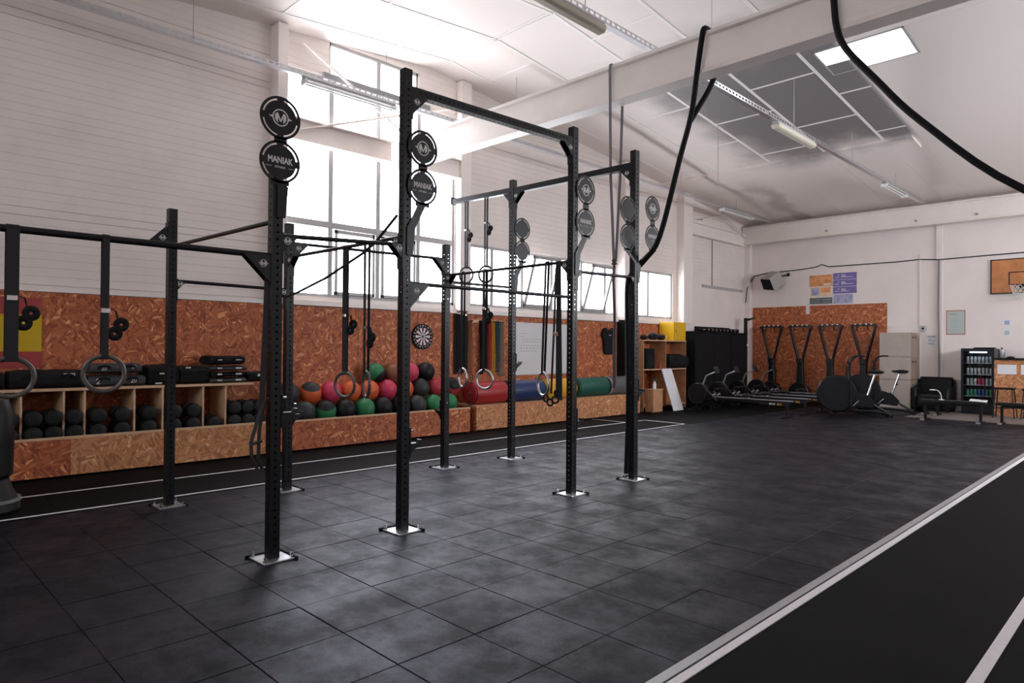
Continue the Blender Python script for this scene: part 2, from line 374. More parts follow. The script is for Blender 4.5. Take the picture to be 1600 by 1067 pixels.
# concrete visible behind the benches (worn screed over the tiles' end)
obj('concrete_slab', B().box(-4.55, -1.6, 17.05, YF, -0.003, 0.003), 'concrete', floor)

# ================================================================== LEFT WALL
wall = sempty('wall_left', (XW, 7, 0))
holes = [(4.64, 8.03, 2.27, 5.75), (5.42, 7.18, 5.75, 6.33), (8.42, 13.05, 2.28, 3.46), (13.37, 15.5, 2.28, 3.46)]
def rects(y0, y1, z0, z1, holes):
    ys = sorted({y0, y1, *[min(max(h[0], y0), y1) for h in holes], *[min(max(h[1], y0), y1) for h in holes]})
    out = []
    for a, b_ in zip(ys, ys[1:]):
        if b_-a < 1e-4: continue
        mid = (a+b_)/2; hs = sorted([(h[2], h[3]) for h in holes if h[0] < mid < h[1]])
        z = z0
        for p, q in hs:
            if p > z: out.append((a, b_, z, min(p, z1)))
            z = max(z, q)
        if z < z1: out.append((a, b_, z, z1))
    return out
bk = B()
for a, b_, c, d in rects(YN-.15, YF+.15, -0.1, 6.9, holes): bk.box(XW-0.16, XW-0.025, a, b_, c, d)
obj('backing', bk, 'white_siding', wall)
# horizontal siding boards, each its own part
bays = [(YN, 4.46), (4.62, 8.05), (8.30, 13.07), (13.35, 15.70), (16.15, YF)]
BH = 0.1
for (y0, y1) in bays:
    z = 2.2
    while z < 6.6:
        z1 = z+BH
        gp = 0.004 if int(round((z-2.2)*10)) in (8, 31, 35) else 0.0006
        for a, b_, c, d in rects(y0, y1, z+gp, z1-gp, holes):
            # clip at the ceiling
            if c > max(zc(a), zc(b_)) + 0.02 or d-c < 0.02: continue
            xo = XW+R.uniform(-.0015, .0015)
            bb = B().add([(XW-.025, a, c), (XW-.025, b_, c), (XW-.025, b_, d), (XW-.025, a, d), (xo-.0018, a, c), (xo-.0018, b_, c), (xo-.0018, b_, d), (xo-.0018, a, d), (xo, a, c+.005), (xo, b_, c+.005), (xo, b_, d-.005), (xo, a, d-.005)],
                [(0,1,5,4), (1,2,6,5), (2,3,7,6), (3,0,4,7), (4,5,9,8), (5,6,10,9), (6,7,11,10), (7,4,8,11), (8,9,10,11), (3,2,1,0)])
            obj('siding_board', bb, 'white_siding', wall)
        z = z1
# OSB sheets
y = YN
while y < 15.6:
    y1 = min(y+1.22, 15.62)
    obj('osb_sheet', B().box(XW-0.02, XW+0.02+R.uniform(-.002, .002), y+.002, y1-.002, 0.0, 2.115), 'osb', wall, bevel=0.0015)
    y = y1
obj('plaster_panel', B().box(XW-.02, XW+.01, 15.62, YF, 0, 3.3), 'white_plaster', wall)
obj('sill', B().box(XW-.15, XW+0.06, 4.62, 8.05, 2.125, 2.2), 'white_beam', wall)
obj('sill', B().box(XW-.15, XW+0.06, 8.30, 13.07, 2.125, 2.2), 'white_beam', wall)
obj('sill', B().box(XW-.15, XW+0.06, 13.35, 15.7, 2.125, 2.2), 'white_beam', wall)
obj('skirting', B().box(XW-.02, XW+0.03, YN, 4.46, 2.12, 2.19), 'white_beam', wall)
for a, b_, dpt, lab in ((4.46, 4.62, .24, 0), (8.05, 8.30, .15, 0), (13.07, 13.35, .22, 1), (15.70, 16.15, .22, 0), (-2.2, -2.0, .2, 0)):
    p = B().box(XW-0.02, XW+dpt, a, b_, 2.17, zc((a+b_)/2)-0.01)
    obj('column', p, 'white_beam', wall, bevel=0.004)
    if lab: obj('column_pad', B().box(XW+0.0, XW+dpt+0.02, a-.02, b_+.02, 0.0, 2.17), 'black_matte', wall, bevel=0.01, label='black padding round the foot of the column')
# longitudinal beams on the wall
for a, b_ in ((4.62, 6.55), (6.85, 8.05), (16.15, 19.36)):
    q = B(); q.box(XW, XW+0.10, a, b_, 4.62, 4.92); q.box(XW, XW+0.17, a, b_, 4.60, 4.62); q.box(XW, XW+0.17, a, b_, 4.92, 4.94)
    obj('rail_beam', q, 'white_beam', wall)
# diagonal wind braces
obj('brace', B().cyl((-9.45, 4.9, 6.1), (-9.45, 7.0, 5.0), 0.022, 8), 'white_beam', wall)
obj('brace', B().cyl((-9.42, 4.7, 4.7), (-9.42, 8.0, 5.9), 0.018, 8), 'white_beam', wall)
obj('brace', B().cyl((-9.42, 16.7, 5.05), (-9.42, 18.0, 5.35), 0.02, 8), 'white_beam', wall)
obj('brace', B().cyl((-9.42, 18.0, 5.35), (-9.42, 19.3, 4.85), 0.02, 8), 'white_beam', wall)
obj('batten', B().box(XW, XW+.04, 17.0, 19.4, 3.22, 3.30), 'frame_white', wall)
obj('batten', B().box(XW, XW+.02, 17.55, 17.58, 3.3, 4.6), 'mid_grey', wall)

# windows
def window(n, y0, y1, z0, z1, muls, trans, sashes=()):
    wnd = sempty('window_%d' % n, (XW-0.06, (y0+y1)/2, z0)); xa, xb = XW-0.12, XW-0.03
    f = B()
    f.box(xa, xb, y0, y1, z0, z0+.05); f.box(xa, xb, y0, y1, z1-.05, z1); f.box(xa, xb, y0, y0+.045, z0, z1); f.box(xa, xb, y1-.045, y1, z0, z1)
    obj('window_frame', f, 'frame_white', wnd, bevel=0.003)
    for m_ in muls: obj('mullion', B().box(xa, xb+.01, m_-.04, m_+.04, z0+.04, z1-.04), 'frame_white', wnd, bevel=0.003)
    for tz, h in trans: obj('transom', B().box(xa, xb+.012, y0+.04, y1-.04, tz-h/2, tz+h/2), 'frame_white', wnd, bevel=0.003)
    ys = [y0+.045] + list(muls) + [y1-.045]; zs = [z0+.05] + [q[0] for q in trans] + [z1-.05]
    for a, b_ in zip(ys, ys[1:]):
        for c, d in zip(zs, zs[1:]):
            if any(a-.01 < (s0+s1)/2 < b_+.01 for s0, s1 in sashes): continue
            obj('pane', B().box(XW-.085, XW-.079, a, b_, c, d), 'glass', wnd)
    for s0, s1 in sashes:
        # hopper sash hinged at its foot and leaning into the room
        an = 0.30; h = z1-z0-.1
        sb = bpy.data.objects.new('sash', None)
        mm = Matrix.Translation((XW-.03, 0, z0+.05)) @ Euler((0, an, 0)).to_matrix().to_4x4()
        q = B(); q.box(-.02, .02, s0, s1, 0, .07); q.box(-.02, .02, s0, s1, h-.06, h); q.box(-.02, .02, s0, s0+.065, 0, h); q.box(-.02, .02, s1-.065, s1, 0, h)
        me = q.mesh('sash'); me.transform(mm); so = obj('sash', me, 'frame_white', wnd)
        me = B().box(-.003, .003, s0+.05, s1-.05, .05, h-.05).mesh('pane'); me.transform(mm); obj('pane', me, 'glass', so)
    return wnd
w1 = window(1, 4.64, 8.03, 2.27, 5.75, [5.48, 6.37, 7.21], [(3.42, .10)])
for a, b_ in ((5.56, 6.30), (6.44, 7.14)):
    q = B(); xa, xb = XW-.05, XW-.0
    q.box(xa, xb, a, b_, 2.32, 2.37); q.box(xa, xb, a, b_, 3.30, 3.36); q.box(xa, xb, a, a+.045, 2.32, 3.36); q.box(xa, xb, b_-.045, b_, 2.32, 3.36)
    obj('sash', q, 'frame_white', w1, bevel=0.003)
window(2, 5.42, 7.18, 5.78, 6.33, [6.36], [])
obj('head_beam', B().box(XW-.1, XW+.05, 5.3, 7.4, 5.70, 5.80), 'mid_grey', wall)
window(3, 8.42, 13.05, 2.28, 3.46, [9.0, 9.85, 10.75, 11.75, 12.62], [], [(9.88, 10.7), (11.78, 12.58)])
window(4, 13.37, 15.5, 2.28, 3.46, [14.95-.55], [])

# ================================================================== FAR, RIGHT, NEAR WALLS
wf = sempty('wall_far', (-3, YF, 0))
obj('plaster', B().box(XW-.1, XR+.1, YF, YF+.15, -0.1, 5.6), 'white_plaster', wf)
obj('osb_sheet', B().box(-9.38, -7.79, YF-.02, YF+.01, 0.0, 2.76), 'osb', wf, bevel=0.002)
obj('osb_sheet', B().box(-7.785, -7.68, YF-.02, YF+.01, 0.0, 2.52), 'osb', wf, bevel=0.002)
obj('osb_sheet', B().box(-7.675, -5.66, YF-.02, YF+.01, 0.0, 2.76), 'osb', wf, bevel=0.002)
obj('corner_post', B().box(-9.6, -9.42, YF-.14, YF, 0, 5.0), 'white_beam', wf)
obj('pilaster', B().box(-4.52, -4.38, YF-.05, YF, 0, 4.72), 'white_plaster', wf)
q = B(); q.box(-9.56, XR, 19.36, 19.46, 4.70, 5.13); q.box(-9.56, XR, 19.30, 19.6, 4.66, 4.70); q.box(-9.56, XR, 19.30, 19.6, 5.13, 5.17)
obj('beam', q, 'white_beam', wf, bevel=0.003)
for x in (-7.1, -4.9, -3.6): obj('beam_bolt', B().cyl((x, 19.36, 4.80), (x, 19.31, 4.80), .03, 8), 'speaker_beige', wf)
wr = sempty('wall_right', (XR, 7, 0))
hr = [(9.0, 18.5, 2.5, 4.3)]  # unseen opening, added and enlarged to light the far wall and ceiling
q = B()
for a, b_, c, d in rects(YN-.15, YF+.15, -.1, 6.9, hr): q.box(XR, XR+.15, a, b_, c, d)
obj('plaster', q, 'white_plaster', wr)
wn_ = sempty('wall_near', (-3, YN, 0))
q = B()
for a, b_, c, d in rects(XW-.15, XR+.15, -.1, 6.0, [(-6.5, 0.5, 3.7, 4.8)]): q.box(a, b_, YN-.15, YN, c, d)
obj('plaster', q, 'white_plaster', wn_)
wd7 = sempty('window_7', (-3, YN-.08, 3.7))  # unseen window band, added to brighten the cross beam front and ceiling
q = B()
for x in (-6.5, -4.75, -3.0, -1.25, .44): q.box(x, x+.06, YN-.1, YN-.02, 3.7, 4.8)
for z in (3.7, 4.74): q.box(-6.5, .5, YN-.1, YN-.02, z, z+.06)
obj('window_frame', q, 'frame_white', wd7); obj('pane', B().box(-6.5, .5, YN-.07, YN-.064, 3.7, 4.8), 'glass', wd7)
wd5 = sempty('window_5', (XR+.08, 13.75, 2.5))  # frame and pane of the added right-hand light opening, out of view
q = B()
for y in (9.0, 10.9, 12.8, 14.7, 16.6, 18.45): q.box(XR+.02, XR+.1, y, y+.05, 2.5, 4.3)
q.box(XR+.02, XR+.1, 9.0, 18.5, 2.5, 2.56); q.box(XR+.02, XR+.1, 9.0, 18.5, 4.24, 4.3)
obj('window_frame', q, 'frame_white', wd5); obj('pane', B().box(XR+.05, XR+.056, 9.0, 18.5, 2.5, 4.3), 'glass', wd5)

# ================================================================== CEILING
ceil = sempty('ceiling', (-3, 7.5, 6.5))
SK = (-4.18, -2.90, 10.78, 11.68)
def slab(b, x0, x1, y0, y1, o0, o1):
    """slab following the roof slope; offsets above the ceiling plane"""
    vs = [(x, y, zc(y)+o) for x in (x0, x1) for y in (y0, y1) for o in (o0, o1)]
    return b.add(vs, [(0,1,3,2), (4,6,7,5), (0,4,5,1), (2,3,7,6), (0,2,6,4), (1,5,7,3)])
rf = B(); X0, X1, Y0, Y1 = XW-.2, XR+.2, YN-.2, YF+.2
slab(rf, X0, X1, Y0, 7.5, .06, .16); slab(rf, X0, X1, 7.5, SK[2], .06, .16); slab(rf, X0, X1, SK[3], Y1, .06, .16)
slab(rf, X0, SK[0], SK[2], SK[3], .06, .16); slab(rf, SK[1], X1, SK[2], SK[3], .06, .16)
obj('roof_deck', rf, 'roof_panel', ceil)
colx = [XW, -9.1, -7.93, -6.71, -5.51, -4.36, -3.80, XR]
for ci, (xa, xb) in enumerate(zip(colx, colx[1:])):
    ys = [YN]; y = YN + (1.4 if ci % 2 else 0.4)
    while y < YF-.3 and xa < -3.9: ys.append(y); y += 2.0
    ys.append(YF); ys = sorted(set(ys + [7.5]))
    for ya, yb in zip(ys, ys[1:]):
        pieces = [(xa, xb, ya, yb)]
        if xa < SK[1] and xb > SK[0] and ya < SK[3] and yb > SK[2]:
            pieces = []
            for p in ((xa, xb, ya, max(ya, SK[2])), (xa, xb, min(yb, SK[3]), yb), (xa, max(xa, SK[0]), max(ya, SK[2]), min(yb, SK[3])), (min(xb, SK[1]), xb, max(ya, SK[2]), min(yb, SK[3]))):
                if p[1]-p[0] > .02 and p[3]-p[2] > .02: pieces.append(p)
        for p in pieces:
            foil = False
            j = R.uniform(-.002, .002)
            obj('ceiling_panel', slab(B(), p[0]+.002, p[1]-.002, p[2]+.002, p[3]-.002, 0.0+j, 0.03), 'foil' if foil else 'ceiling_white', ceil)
        if -9.2 < xa < -3.9 and yb < 15.1 and abs(yb-7.5) > .01:
            obj('joint_strip', slab(B(), xa+.02, xb-.02, yb-.02, yb+.02, -.008, 0.0), 'joint_strip', ceil)
for x in colx[1:6]:
    obj('joint_strip', slab(B(), x-.025, x+.025, 7.5, 14.9, -.01, 0.0), 'joint_strip', ceil)
    obj('joint_strip', slab(B(), x-.025, x+.025, YN, 7.5, -.01, 0.0), 'joint_strip', ceil)
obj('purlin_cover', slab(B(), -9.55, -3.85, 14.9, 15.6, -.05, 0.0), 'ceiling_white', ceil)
obj('ridge_strip', slab(B(), XW, XR, 7.46, 7.5, -.01, 0.0), 'joint_strip', ceil)
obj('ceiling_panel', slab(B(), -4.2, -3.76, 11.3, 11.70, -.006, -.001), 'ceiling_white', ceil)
win6 = sempty('window_6', (-3.5, 11.2, 6.2))
q = B(); slab(q, SK[0]-.0, SK[0]+.03, SK[2], SK[3], -.01, .18); slab(q, SK[1]-.03, SK[1], SK[2], SK[3], -.01, .18); slab(q, SK[0], SK[1], SK[2], SK[2]+.03, -.01, .18); slab(q, SK[0], SK[1], SK[3]-.03, SK[3], -.01, .18)
obj('window_frame', q, 'frame_white', win6); obj('pane', slab(B(), SK[0], SK[1], SK[2], SK[3], .10, .106), 'glass', win6)
# cross beam
cb_ = B(); cb_.box(-9.5, XR, 6.64, 6.72, 4.54, 4.90); cb_.box(-9.5, XR, 6.58, 6.80, 4.49, 4.54); cb_.box(-9.5, XR, 6.58, 6.80, 4.90, 4.94)
struct('trim_1', cb_, 'white_beam', bevel=0.004)
for x in (-2.1, -4.6, -7.2): pass

# lighting trunking and lamps
def trunking(x, y0, y1, z, label):
    t_ = thing('cable_tray', label, 'cable tray', (x, (y0+y1)/2, z))
    q = B(); q.box(x-.04, x+.04, y0, y1, z-.003, z)
    for s_ in (-1, 1):
        a, b_ = (x+s_*.04-.002, x+s_*.04+.002)
        q.box(a, b_, y0, y1, z, z+.015); q.box(a, b_, y0, y1, z+.050, z+.065)
        y = y0
        while y < y1:
            q.box(a, b_, y, y+.035, z+.015, z+.050); y += .10
    obj('rail', q, 'galvanised', t_)
    y = math.ceil(y0/2.8)*2.8 + .2
    while y < y1:
        if not 6.3 < y < 7.0:
            h = B().cyl((x, y, z+.05), (x, y, zc(y)-.001), .005, 6); h.torus((x, y, z+.075), .018, .003, 'x', 12, 5)
            obj('hanger', h, 'frame_white', t_)
        y += 2.8
    return t_
trunking(-4.72, -4.9, 19.28, 5.20, 'long perforated cable tray crossing above the rig towards the right of the far beam')
trunking(-8.58, -4.9, 19.28, 5.20, 'perforated cable tray running close to the left wall past the tall windows')
def lamp(x, y0, y1, z, label, tubes, group=None):
    l = thing('fluorescent_lamp', label, 'lamp', (x, (y0+y1)/2, z))
    obj('housing', B().box(x-.05, x+.05, y0, y1, z-.04, z-.001), 'frame_white', l, bevel=.004)
    if tubes:
        for s_ in (-.04, .04): obj('tube', B().cyl((x+s_, y0+.02, z-.075), (x+s_, y1-.02, z-.075), .014, 10), 'tube_white', l, smooth=True)
        e = B()
        for yy in (y0, y1-.03): e.box(x-.07, x+.07, yy, yy+.03, z-.1, z-.03)
        obj('end_cap', e, 'tube_white', l)
    else:
        q = B().prism([(x-.075, z-.045), (x-.065, z-.095), (x-.04, z-.12), (x+.04, z-.12), (x+.065, z-.095), (x+.075, z-.045)], 'y', y0, y1)
        obj('diffuser', q, 'tube_diffuser', l, bevel=.004)
lamp(-4.72, 4.55, 6.1, 5.196, 'yellowed fluorescent lamp at the top edge, before the cross beam', 0)
lamp(-4.72, 10.67, 12.2, 5.196, 'yellowed fluorescent lamp under the tray behind the cross beam', 0)
lamp(-4.72, 16.2, 17.7, 5.196, 'bare twin-tube fluorescent lamp under the tray near the far beam', 1)
lamp(-8.58, 4.45, 5.95, 5.196, 'twin-tube fluorescent lamp hanging in front of the tall bright windows', 1)
lamp(-8.58, 16.2, 17.9, 5.196, 'twin-tube fluorescent lamp in the far left corner of the ceiling', 1)
tag(obj('hanging_wire', B().cyl((-6.6, 12.3, zc(12.3)-.001), (-6.6, 12.3, 4.7), .006, 6), 'frame_white'), 'thin white wire hanging free from the ceiling behind the cross beam', 'wire')
# cables on the far wall
def path_tube(pts, r, n=8): return B().tube(pts, r, n)
cab = B().tube([(-9.5, 19.45, 2.9), (-9.5, 19.55, 3.35), (-9.35, YF-.03, 3.72), (-8.9, YF-.02, 3.79), (-7.9, YF-.02, 3.82), (-7.5, YF-.02, 3.86), (-7.35, YF-.02, 3.92), (-7.15, YF-.02, 3.84), (-5.4, YF-.02, 3.83), (-4.9, YF-.02, 3.85), (-4.45, YF-.07, 3.80), (-3.5, YF-.02, 3.82), (-1, YF-.02, 3.84), (3, YF-.02, 3.84)], .014, 6)
tag(obj('wall_cable', cab, 'black_matte', smooth=True), 'black cable sagging along the far wall above the posters', 'cable')
tag(obj('cable_duct', B().tube([(-4.45, YF-.075, 3.78), (-4.46, YF-.075, 2.4), (-4.44, YF-.075, 1.5), (-4.45, YF-.075, .6)], .022, 8), 'mid_grey', smooth=True), 'dark cable running down the far wall beside the framed sheet', 'cable')

# ================================================================== RIG
HOLE = .009
def perf(b, axis_len, w_=.075, pitch=.05, r=HOLE, start=.06, sides=(0, 1, 2, 3)):
    """perforated square tube along +Z from 0 to axis_len, centred on the axis"""
    h = w_/2; c = 5
    for sd in range(4):
        a = sd*PI/2; ca, sa = math.cos(a), math.sin(a)
        def P(u, z, d=0): x, y = h-d, u; return (x*ca - y*sa, x*sa + y*ca, z)
        nn = int((axis_len-2*start)/pitch)
        b.add([P(-h, 0), P(h, 0), P(h, start), P(-h, start)], [(0,1,2,3)])
        ze = start+nn*pitch
        b.add([P(-h, ze), P(h, ze), P(h, axis_len), P(-h, axis_len)], [(0,1,2,3)])
        for i in range(nn):
            z0 = start+i*pitch; z1 = z0+pitch; zm = (z0+z1)/2
            sq = [(h, zm), (h, z1), (0, z1), (-h, z1), (-h, zm), (-h, z0), (0, z0), (h, z0)]
            ho = [(r*math.cos(k*PI/4), zm+r*math.sin(k*PI/4)) for k in range(8)]
            vs = [P(*q) for q in sq] + [P(*q) for q in ho] + [P(q[0], q[1], .004) for q in ho]
            fs = [(k, (k+1) % 8, 8+(k+1) % 8, 8+k) for k in range(8)] + [(8+k, 8+(k+1) % 8, 16+(k+1) % 8, 16+k) for k in range(8)]
            b.add(vs, fs)
    b.add([(-h,-h,axis_len), (h,-h,axis_len), (h,h,axis_len), (-h,h,axis_len)], [(0,1,2,3)])
    return b
POST = {'P1': (-4.55, 2.16, 2.757), 'P2': (-4.52, 3.25, 3.755), 'P3': (-4.47, 5.315, 3.755), 'P4': (-4.486, 6.43, 3.755),
        'Q1': (-6.71, 2.175, 2.757), 'Q2': (-6.60, 3.285, 2.757), 'Q3': (-6.51, 5.31, 2.757), 'Q4': (-6.465, 6.43, 3.755),
        'P0': (-4.55, 0.06, 2.757), 'Q0': (-6.75, 0.06, 2.757)}
rig = thing('pull_up_rig', 'large black steel pull-up rig standing in the middle of the floor', 'rig', (-5.5, 4.2, 0))
meS = perf(B(), 2.757).mesh('upright'); meT = perf(B(), 3.755).mesh('upright')
for me in (meS, meT): me.materials.append(MATS['black_steel'])
def logo(parent, c, r, mat='silver_print', spikes=True, disc=None, face='x', flip=1):
    """ring with an M and two side spikes, flat on a plane facing +X (or -Y)"""
    q = B(); n = 32; w_ = r*.13
    def P(u, v, d): return (c[0]+d*flip, c[1]+u*flip, c[2]+v) if face == 'x' else (c[0]+u, c[1]-d, c[2]+v)
    for k in range(n):
        a, b_ = 2*PI*k/n, 2*PI*(k+1)/n
        vs = []
        for d in (0, .0015):
            for rr, an in ((r, a), (r, b_), (r-w_, b_), (r-w_, a)): vs.append(P(rr*math.cos(an), rr*math.sin(an), d))
        q.add(vs, [(4,5,6,7), (0,1,5,4), (2,3,7,6)])
    # the M: two leaning bars meeting a central V, cut to a circle
    s_ = r*.72
    for poly in ([(-.95,-.35),(-.45,-.9),(-.45,.1),(-.95,.35)], [(-.95,.35),(-.45,.1),(-.05,-.75),(.0,-.35),(-.5,.82),(-.8,.6)],
                 [(.95,-.35),(.45,-.9),(.45,.1),(.95,.35)], [(.95,.35),(.45,.1),(.05,-.75),(.0,-.35),(.5,.82),(.8,.6)]):
        q.add([P(u*s_, v*s_, d) for d in (0, .0015) for u, v in poly], [tuple(range(len(poly), 2*len(poly)))] + [(i, (i+1) % len(poly), (i+1) % len(poly)+len(poly), i+len(poly)) for i in range(len(poly))])
    if spikes:
        for sg in (-1, 1):
            q.add([P(sg*r*.98, r*.16, .001), P(sg*r*.98, -r*.16, .001), P(sg*r*1.45, sg*-r*.03, .001)], [(0,1,2)])
    return obj('logo', q, mat, parent)
for nme, (x, y, h) in POST.items():
    up = inst('upright', meT if h > 3 else meS, (x, y, 0.012), rig)
    if nme[1] == '0': rz = .0
    q = B().box(x-.115, x+.115, y-.115, y+.115, 0.0, 0.012)
    bp_ = obj('base_plate', q, 'galvanised', up, bevel=.002, label='bright galvanised base plate')
    q = B(); t_ = .014
    q.box(x-.135, x+.135, y+.115, y+.115+t_, 0, .022); q.box(x-.135, x-.115, y-.135, y+.115, 0, .022)
    obj('plate_rim', q, 'black_matte', up)
    for dx, dy in ((-.095, -.095), (.095, -.095), (.095, .095), (-.095, .095)):
        bb = B().cyl((x+dx, y+dy, .011), (x+dx, y+dy, .05), .007, 8); bb.cyl((x+dx, y+dy, .011), (x+dx, y+dy, .026), .013, 6)
        obj('bolt', bb, 'chrome', up)
def gusset(parent, x, y, z, ux, uy, s_=.17, up=-1, both=True, lg=True, dark=False):
    """triangular plate in the vertical plane of direction (ux,uy), hanging below (up=-1) or above (up=1) z"""
    a = Vector((x+ux*.04, y+uy*.04, z)); b_ = a + Vector((ux*s_, uy*s_, 0)); c = a + Vector((0, 0, up*s_))
    nrm = Vector((uy, -ux, 0)); q = B()
    for off in ((-.032, .032) if both else (0,)):
        vs = [p + nrm*(off+d) for d in (-.003, .003) for p in (a, b_, c)]
        q.add(vs, [(0,1,2), (5,4,3), (0,3,4,1), (1,4,5,2), (2,5,3,0)])
    q.obox(tuple(a + Vector((0, 0, up*.09))), (.012 if abs(ux) > .5 else .078, .012 if abs(uy) > .5 else .078, .22), (0, 0, 0))
    go = obj('gusset', q, 'black_steel', parent)
    if lg:
        cc = a + Vector((ux*s_*.30, uy*s_*.30, up*s_*.30))
        if abs(uy) > .5: logo(go, (cc.x+.036, cc.y, cc.z), .026)
        else: logo(go, (cc.x, cc.y-.036, cc.z), .026, face='y')
    return go
def bar(a, b_, za, zb=None, r=.0165, g0=0, g1=0, s_=.17, mat='black_steel'):
    """round pull-up bar between two posts, with gussets below (-1), above (1) or none at each end"""
    zb = za if zb is None else zb
    p = Vector((POST[a][0], POST[a][1], za)); q_ = Vector((POST[b_][0], POST[b_][1], zb)); d = (q_-p); d.z = 0; d.normalize()
    o = obj('pull_up_bar', B().cyl(p + d*.035, q_ - d*.035, r, 14), mat, rig, smooth=True)
    ux, uy = (round(d.x), round(d.y))
    if g0: gusset(o, p.x, p.y, za-(0.0 if g0 < 0 else 0), ux, uy, s_, g0)
    if g1: gusset(o, q_.x, q_.y, zb, -ux, -uy, s_, g1)
    return o
def sqbeam(p, q_, name='cross_beam'):
    p, q_ = Vector(p), Vector(q_); d = q_-p; L = d.length
    me = perf(B(), L, .07).mesh(name)
    rot = d.to_track_quat('Z', 'Y').to_matrix().to_4x4()
    me.transform(Matrix.Translation(p) @ rot)
    return obj(name, me, 'black_steel', rig)
bar('P0', 'P1', 2.13, g1=-1, r=.021, s_=.20)
bar('Q0', 'Q1', 2.44, g1=1, r=.018)
bar('Q1', 'P1', 2.42, 2.38)
bar('Q1', 'Q2', 2.10, 2.08, g0=-1, g1=-1, s_=.09)
bar('P1', 'P2', 2.28, 2.33, g0=-1, g1=-1, s_=.12)
bar('Q2', 'Q3', 2.57, 2.59, g0=-1, g1=-1, s_=.17)
bar('Q2', 'P2', 2.42, 2.40, g0=-1, g1=-1, s_=.12)
bar('P2', 'P3', 2.02, g0=-1, s_=.20)
bar('Q3', 'Q4', 2.31, g0=-1, s_=.09)
bar('Q3', 'P3', 2.39, g0=-1, g1=-1, s_=.13)
bar('P3', 'P4', 2.29, 2.31, g0=-1, g1=-1, s_=.08)
b1 = sqbeam((-4.52, 3.25+.04, 3.60), (-4.47, 5.315-.04, 3.62))
gusset(b1, -4.52, 3.25, 3.565, 0, 1, .16); gusset(b1, -4.47, 5.315, 3.585, 0, -1, .14)
b2 = sqbeam((-4.486-.04, 6.43, 3.60), (-6.465+.04, 6.43, 3.62))
gusset(b2, -4.486, 6.43, 3.565, -1, 0, .15); gusset(b2, -6.465, 6.43, 3.585, 1, 0, .15)
b3 = sqbeam((-6.465-.04, 6.43, 3.63), (-7.72, 6.43, 3.66)); gusset(b3, -6.465, 6.43, 3.595, -1, 0, .12, lg=False)
obj('beam_cap', B().box(-7.735, -7.715, 6.39, 6.47, 3.62, 3.72), 'black_matte', b3)

# wall-ball targets: slotted double discs on bent arms
def slot_disc(q, c, r, th=.004):
    rr = [0.0, r*.80, r*.875, r]; n = 64
    def P(rad, k, d): a = 2*PI*k/n; return (c[0]+d, c[1]+rad*math.cos(a), c[2]+rad*math.sin(a))
    for k in range(n):
        for i in range(3):
            ang = (k+.5)/n*360
            gap = min(abs((ang-t_+180) % 360-180) for t_ in (0, 90, 180, 270))
            if i == 1 and gap > 14: continue
            r0, r1 = rr[i], rr[i+1]
            vs = [P(r0, k, -th/2), P(r1, k, -th/2), P(r1, k+1, -th/2), P(r0, k+1, -th/2), P(r0, k, th/2), P(r1, k, th/2), P(r1, k+1, th/2), P(r0, k+1, th/2)]
            fs = [(0,1,2,3), (7,6,5,4), (1,5,6,2)]
            if i != 1: fs.append((0,3,7,4))
            else: fs += [(0,4,5,1), (3,2,6,7)]
            q.add(vs, fs)
def target(px_, py_, xo, yc, z1, z2, s_, lab, printed=True, attach_z=2.35):
    """xo plane; discs centred at yc, heights z1 (upper) z2 (lower)"""
    q = B(); r = .15
    slot_disc(q, (xo, yc, z1), r); slot_disc(q, (xo, yc, z2), r)
    q.box(xo-.002, xo+.002, yc-.045, yc+.045, z2+r*.9, z1-r*.9)
    q.box(xo-.002, xo+.002, yc-.07, yc+.07, z2-r-.012, z2-r*.86)
    for k in range(4): pass
    yb = py_ + s_*.02
    o = obj('target_plate', q, 'black_steel', rig)
    a = B(); pts = [(yc-.035, z2-r), (yc+.035, z2-r), (yb+.03+s_*.02, attach_z+.12), (yb+.03, attach_z-.1), (yb-.03, attach_z-.1), (yb-.03+s_*.0, attach_z+.12)]
    a.prism(pts, 'x', xo-.012, xo-.0018); a.box(px_+.0, xo-.0125, yb-.028, yb+.028, attach_z-.08, attach_z+.08)
    obj('arm', a, 'black_steel', o)
    if printed:
        logo(o, (xo+.0025, yc, z1), .060)
        text('lettering', 'MANIAK', .062, 'silver_print', o, (xo+.003, yc, z2+.01), FX, .0006, .78, True, .028)
        text('lettering', 'FITNESS', .020, 'silver_print', o, (xo+.003, yc, z2-.038), FX, .0006, 1.1)
        l_ = B()
        for s2 in (-1, 1): l_.box(xo+.002, xo+.0035, yc+s2*.085-.022, yc+s2*.085+.022, z2-.039, z2-.036)
        obj('underline', l_, 'silver_print', o)
    return o
target(-4.55, 2.16, -4.50, 2.165, 3.10, 2.79, 1, '', attach_z=2.5)
target(-4.52, 3.25, -4.47, 3.39, 3.14, 2.82, 1, '')
target(-4.47, 5.315, -4.42, 5.465, 3.14, 2.80, 1, '')
target(-4.486, 6.43, -4.44, 6.24, 3.06, 2.75, -1, '', printed=False)
target(-4.486, 6.43, -4.44, 6.73, 3.14, 2.80, 1, '')
target(-6.465, 6.43, -6.42, 6.57, 3.12, 2.81, 1, '', printed=False)
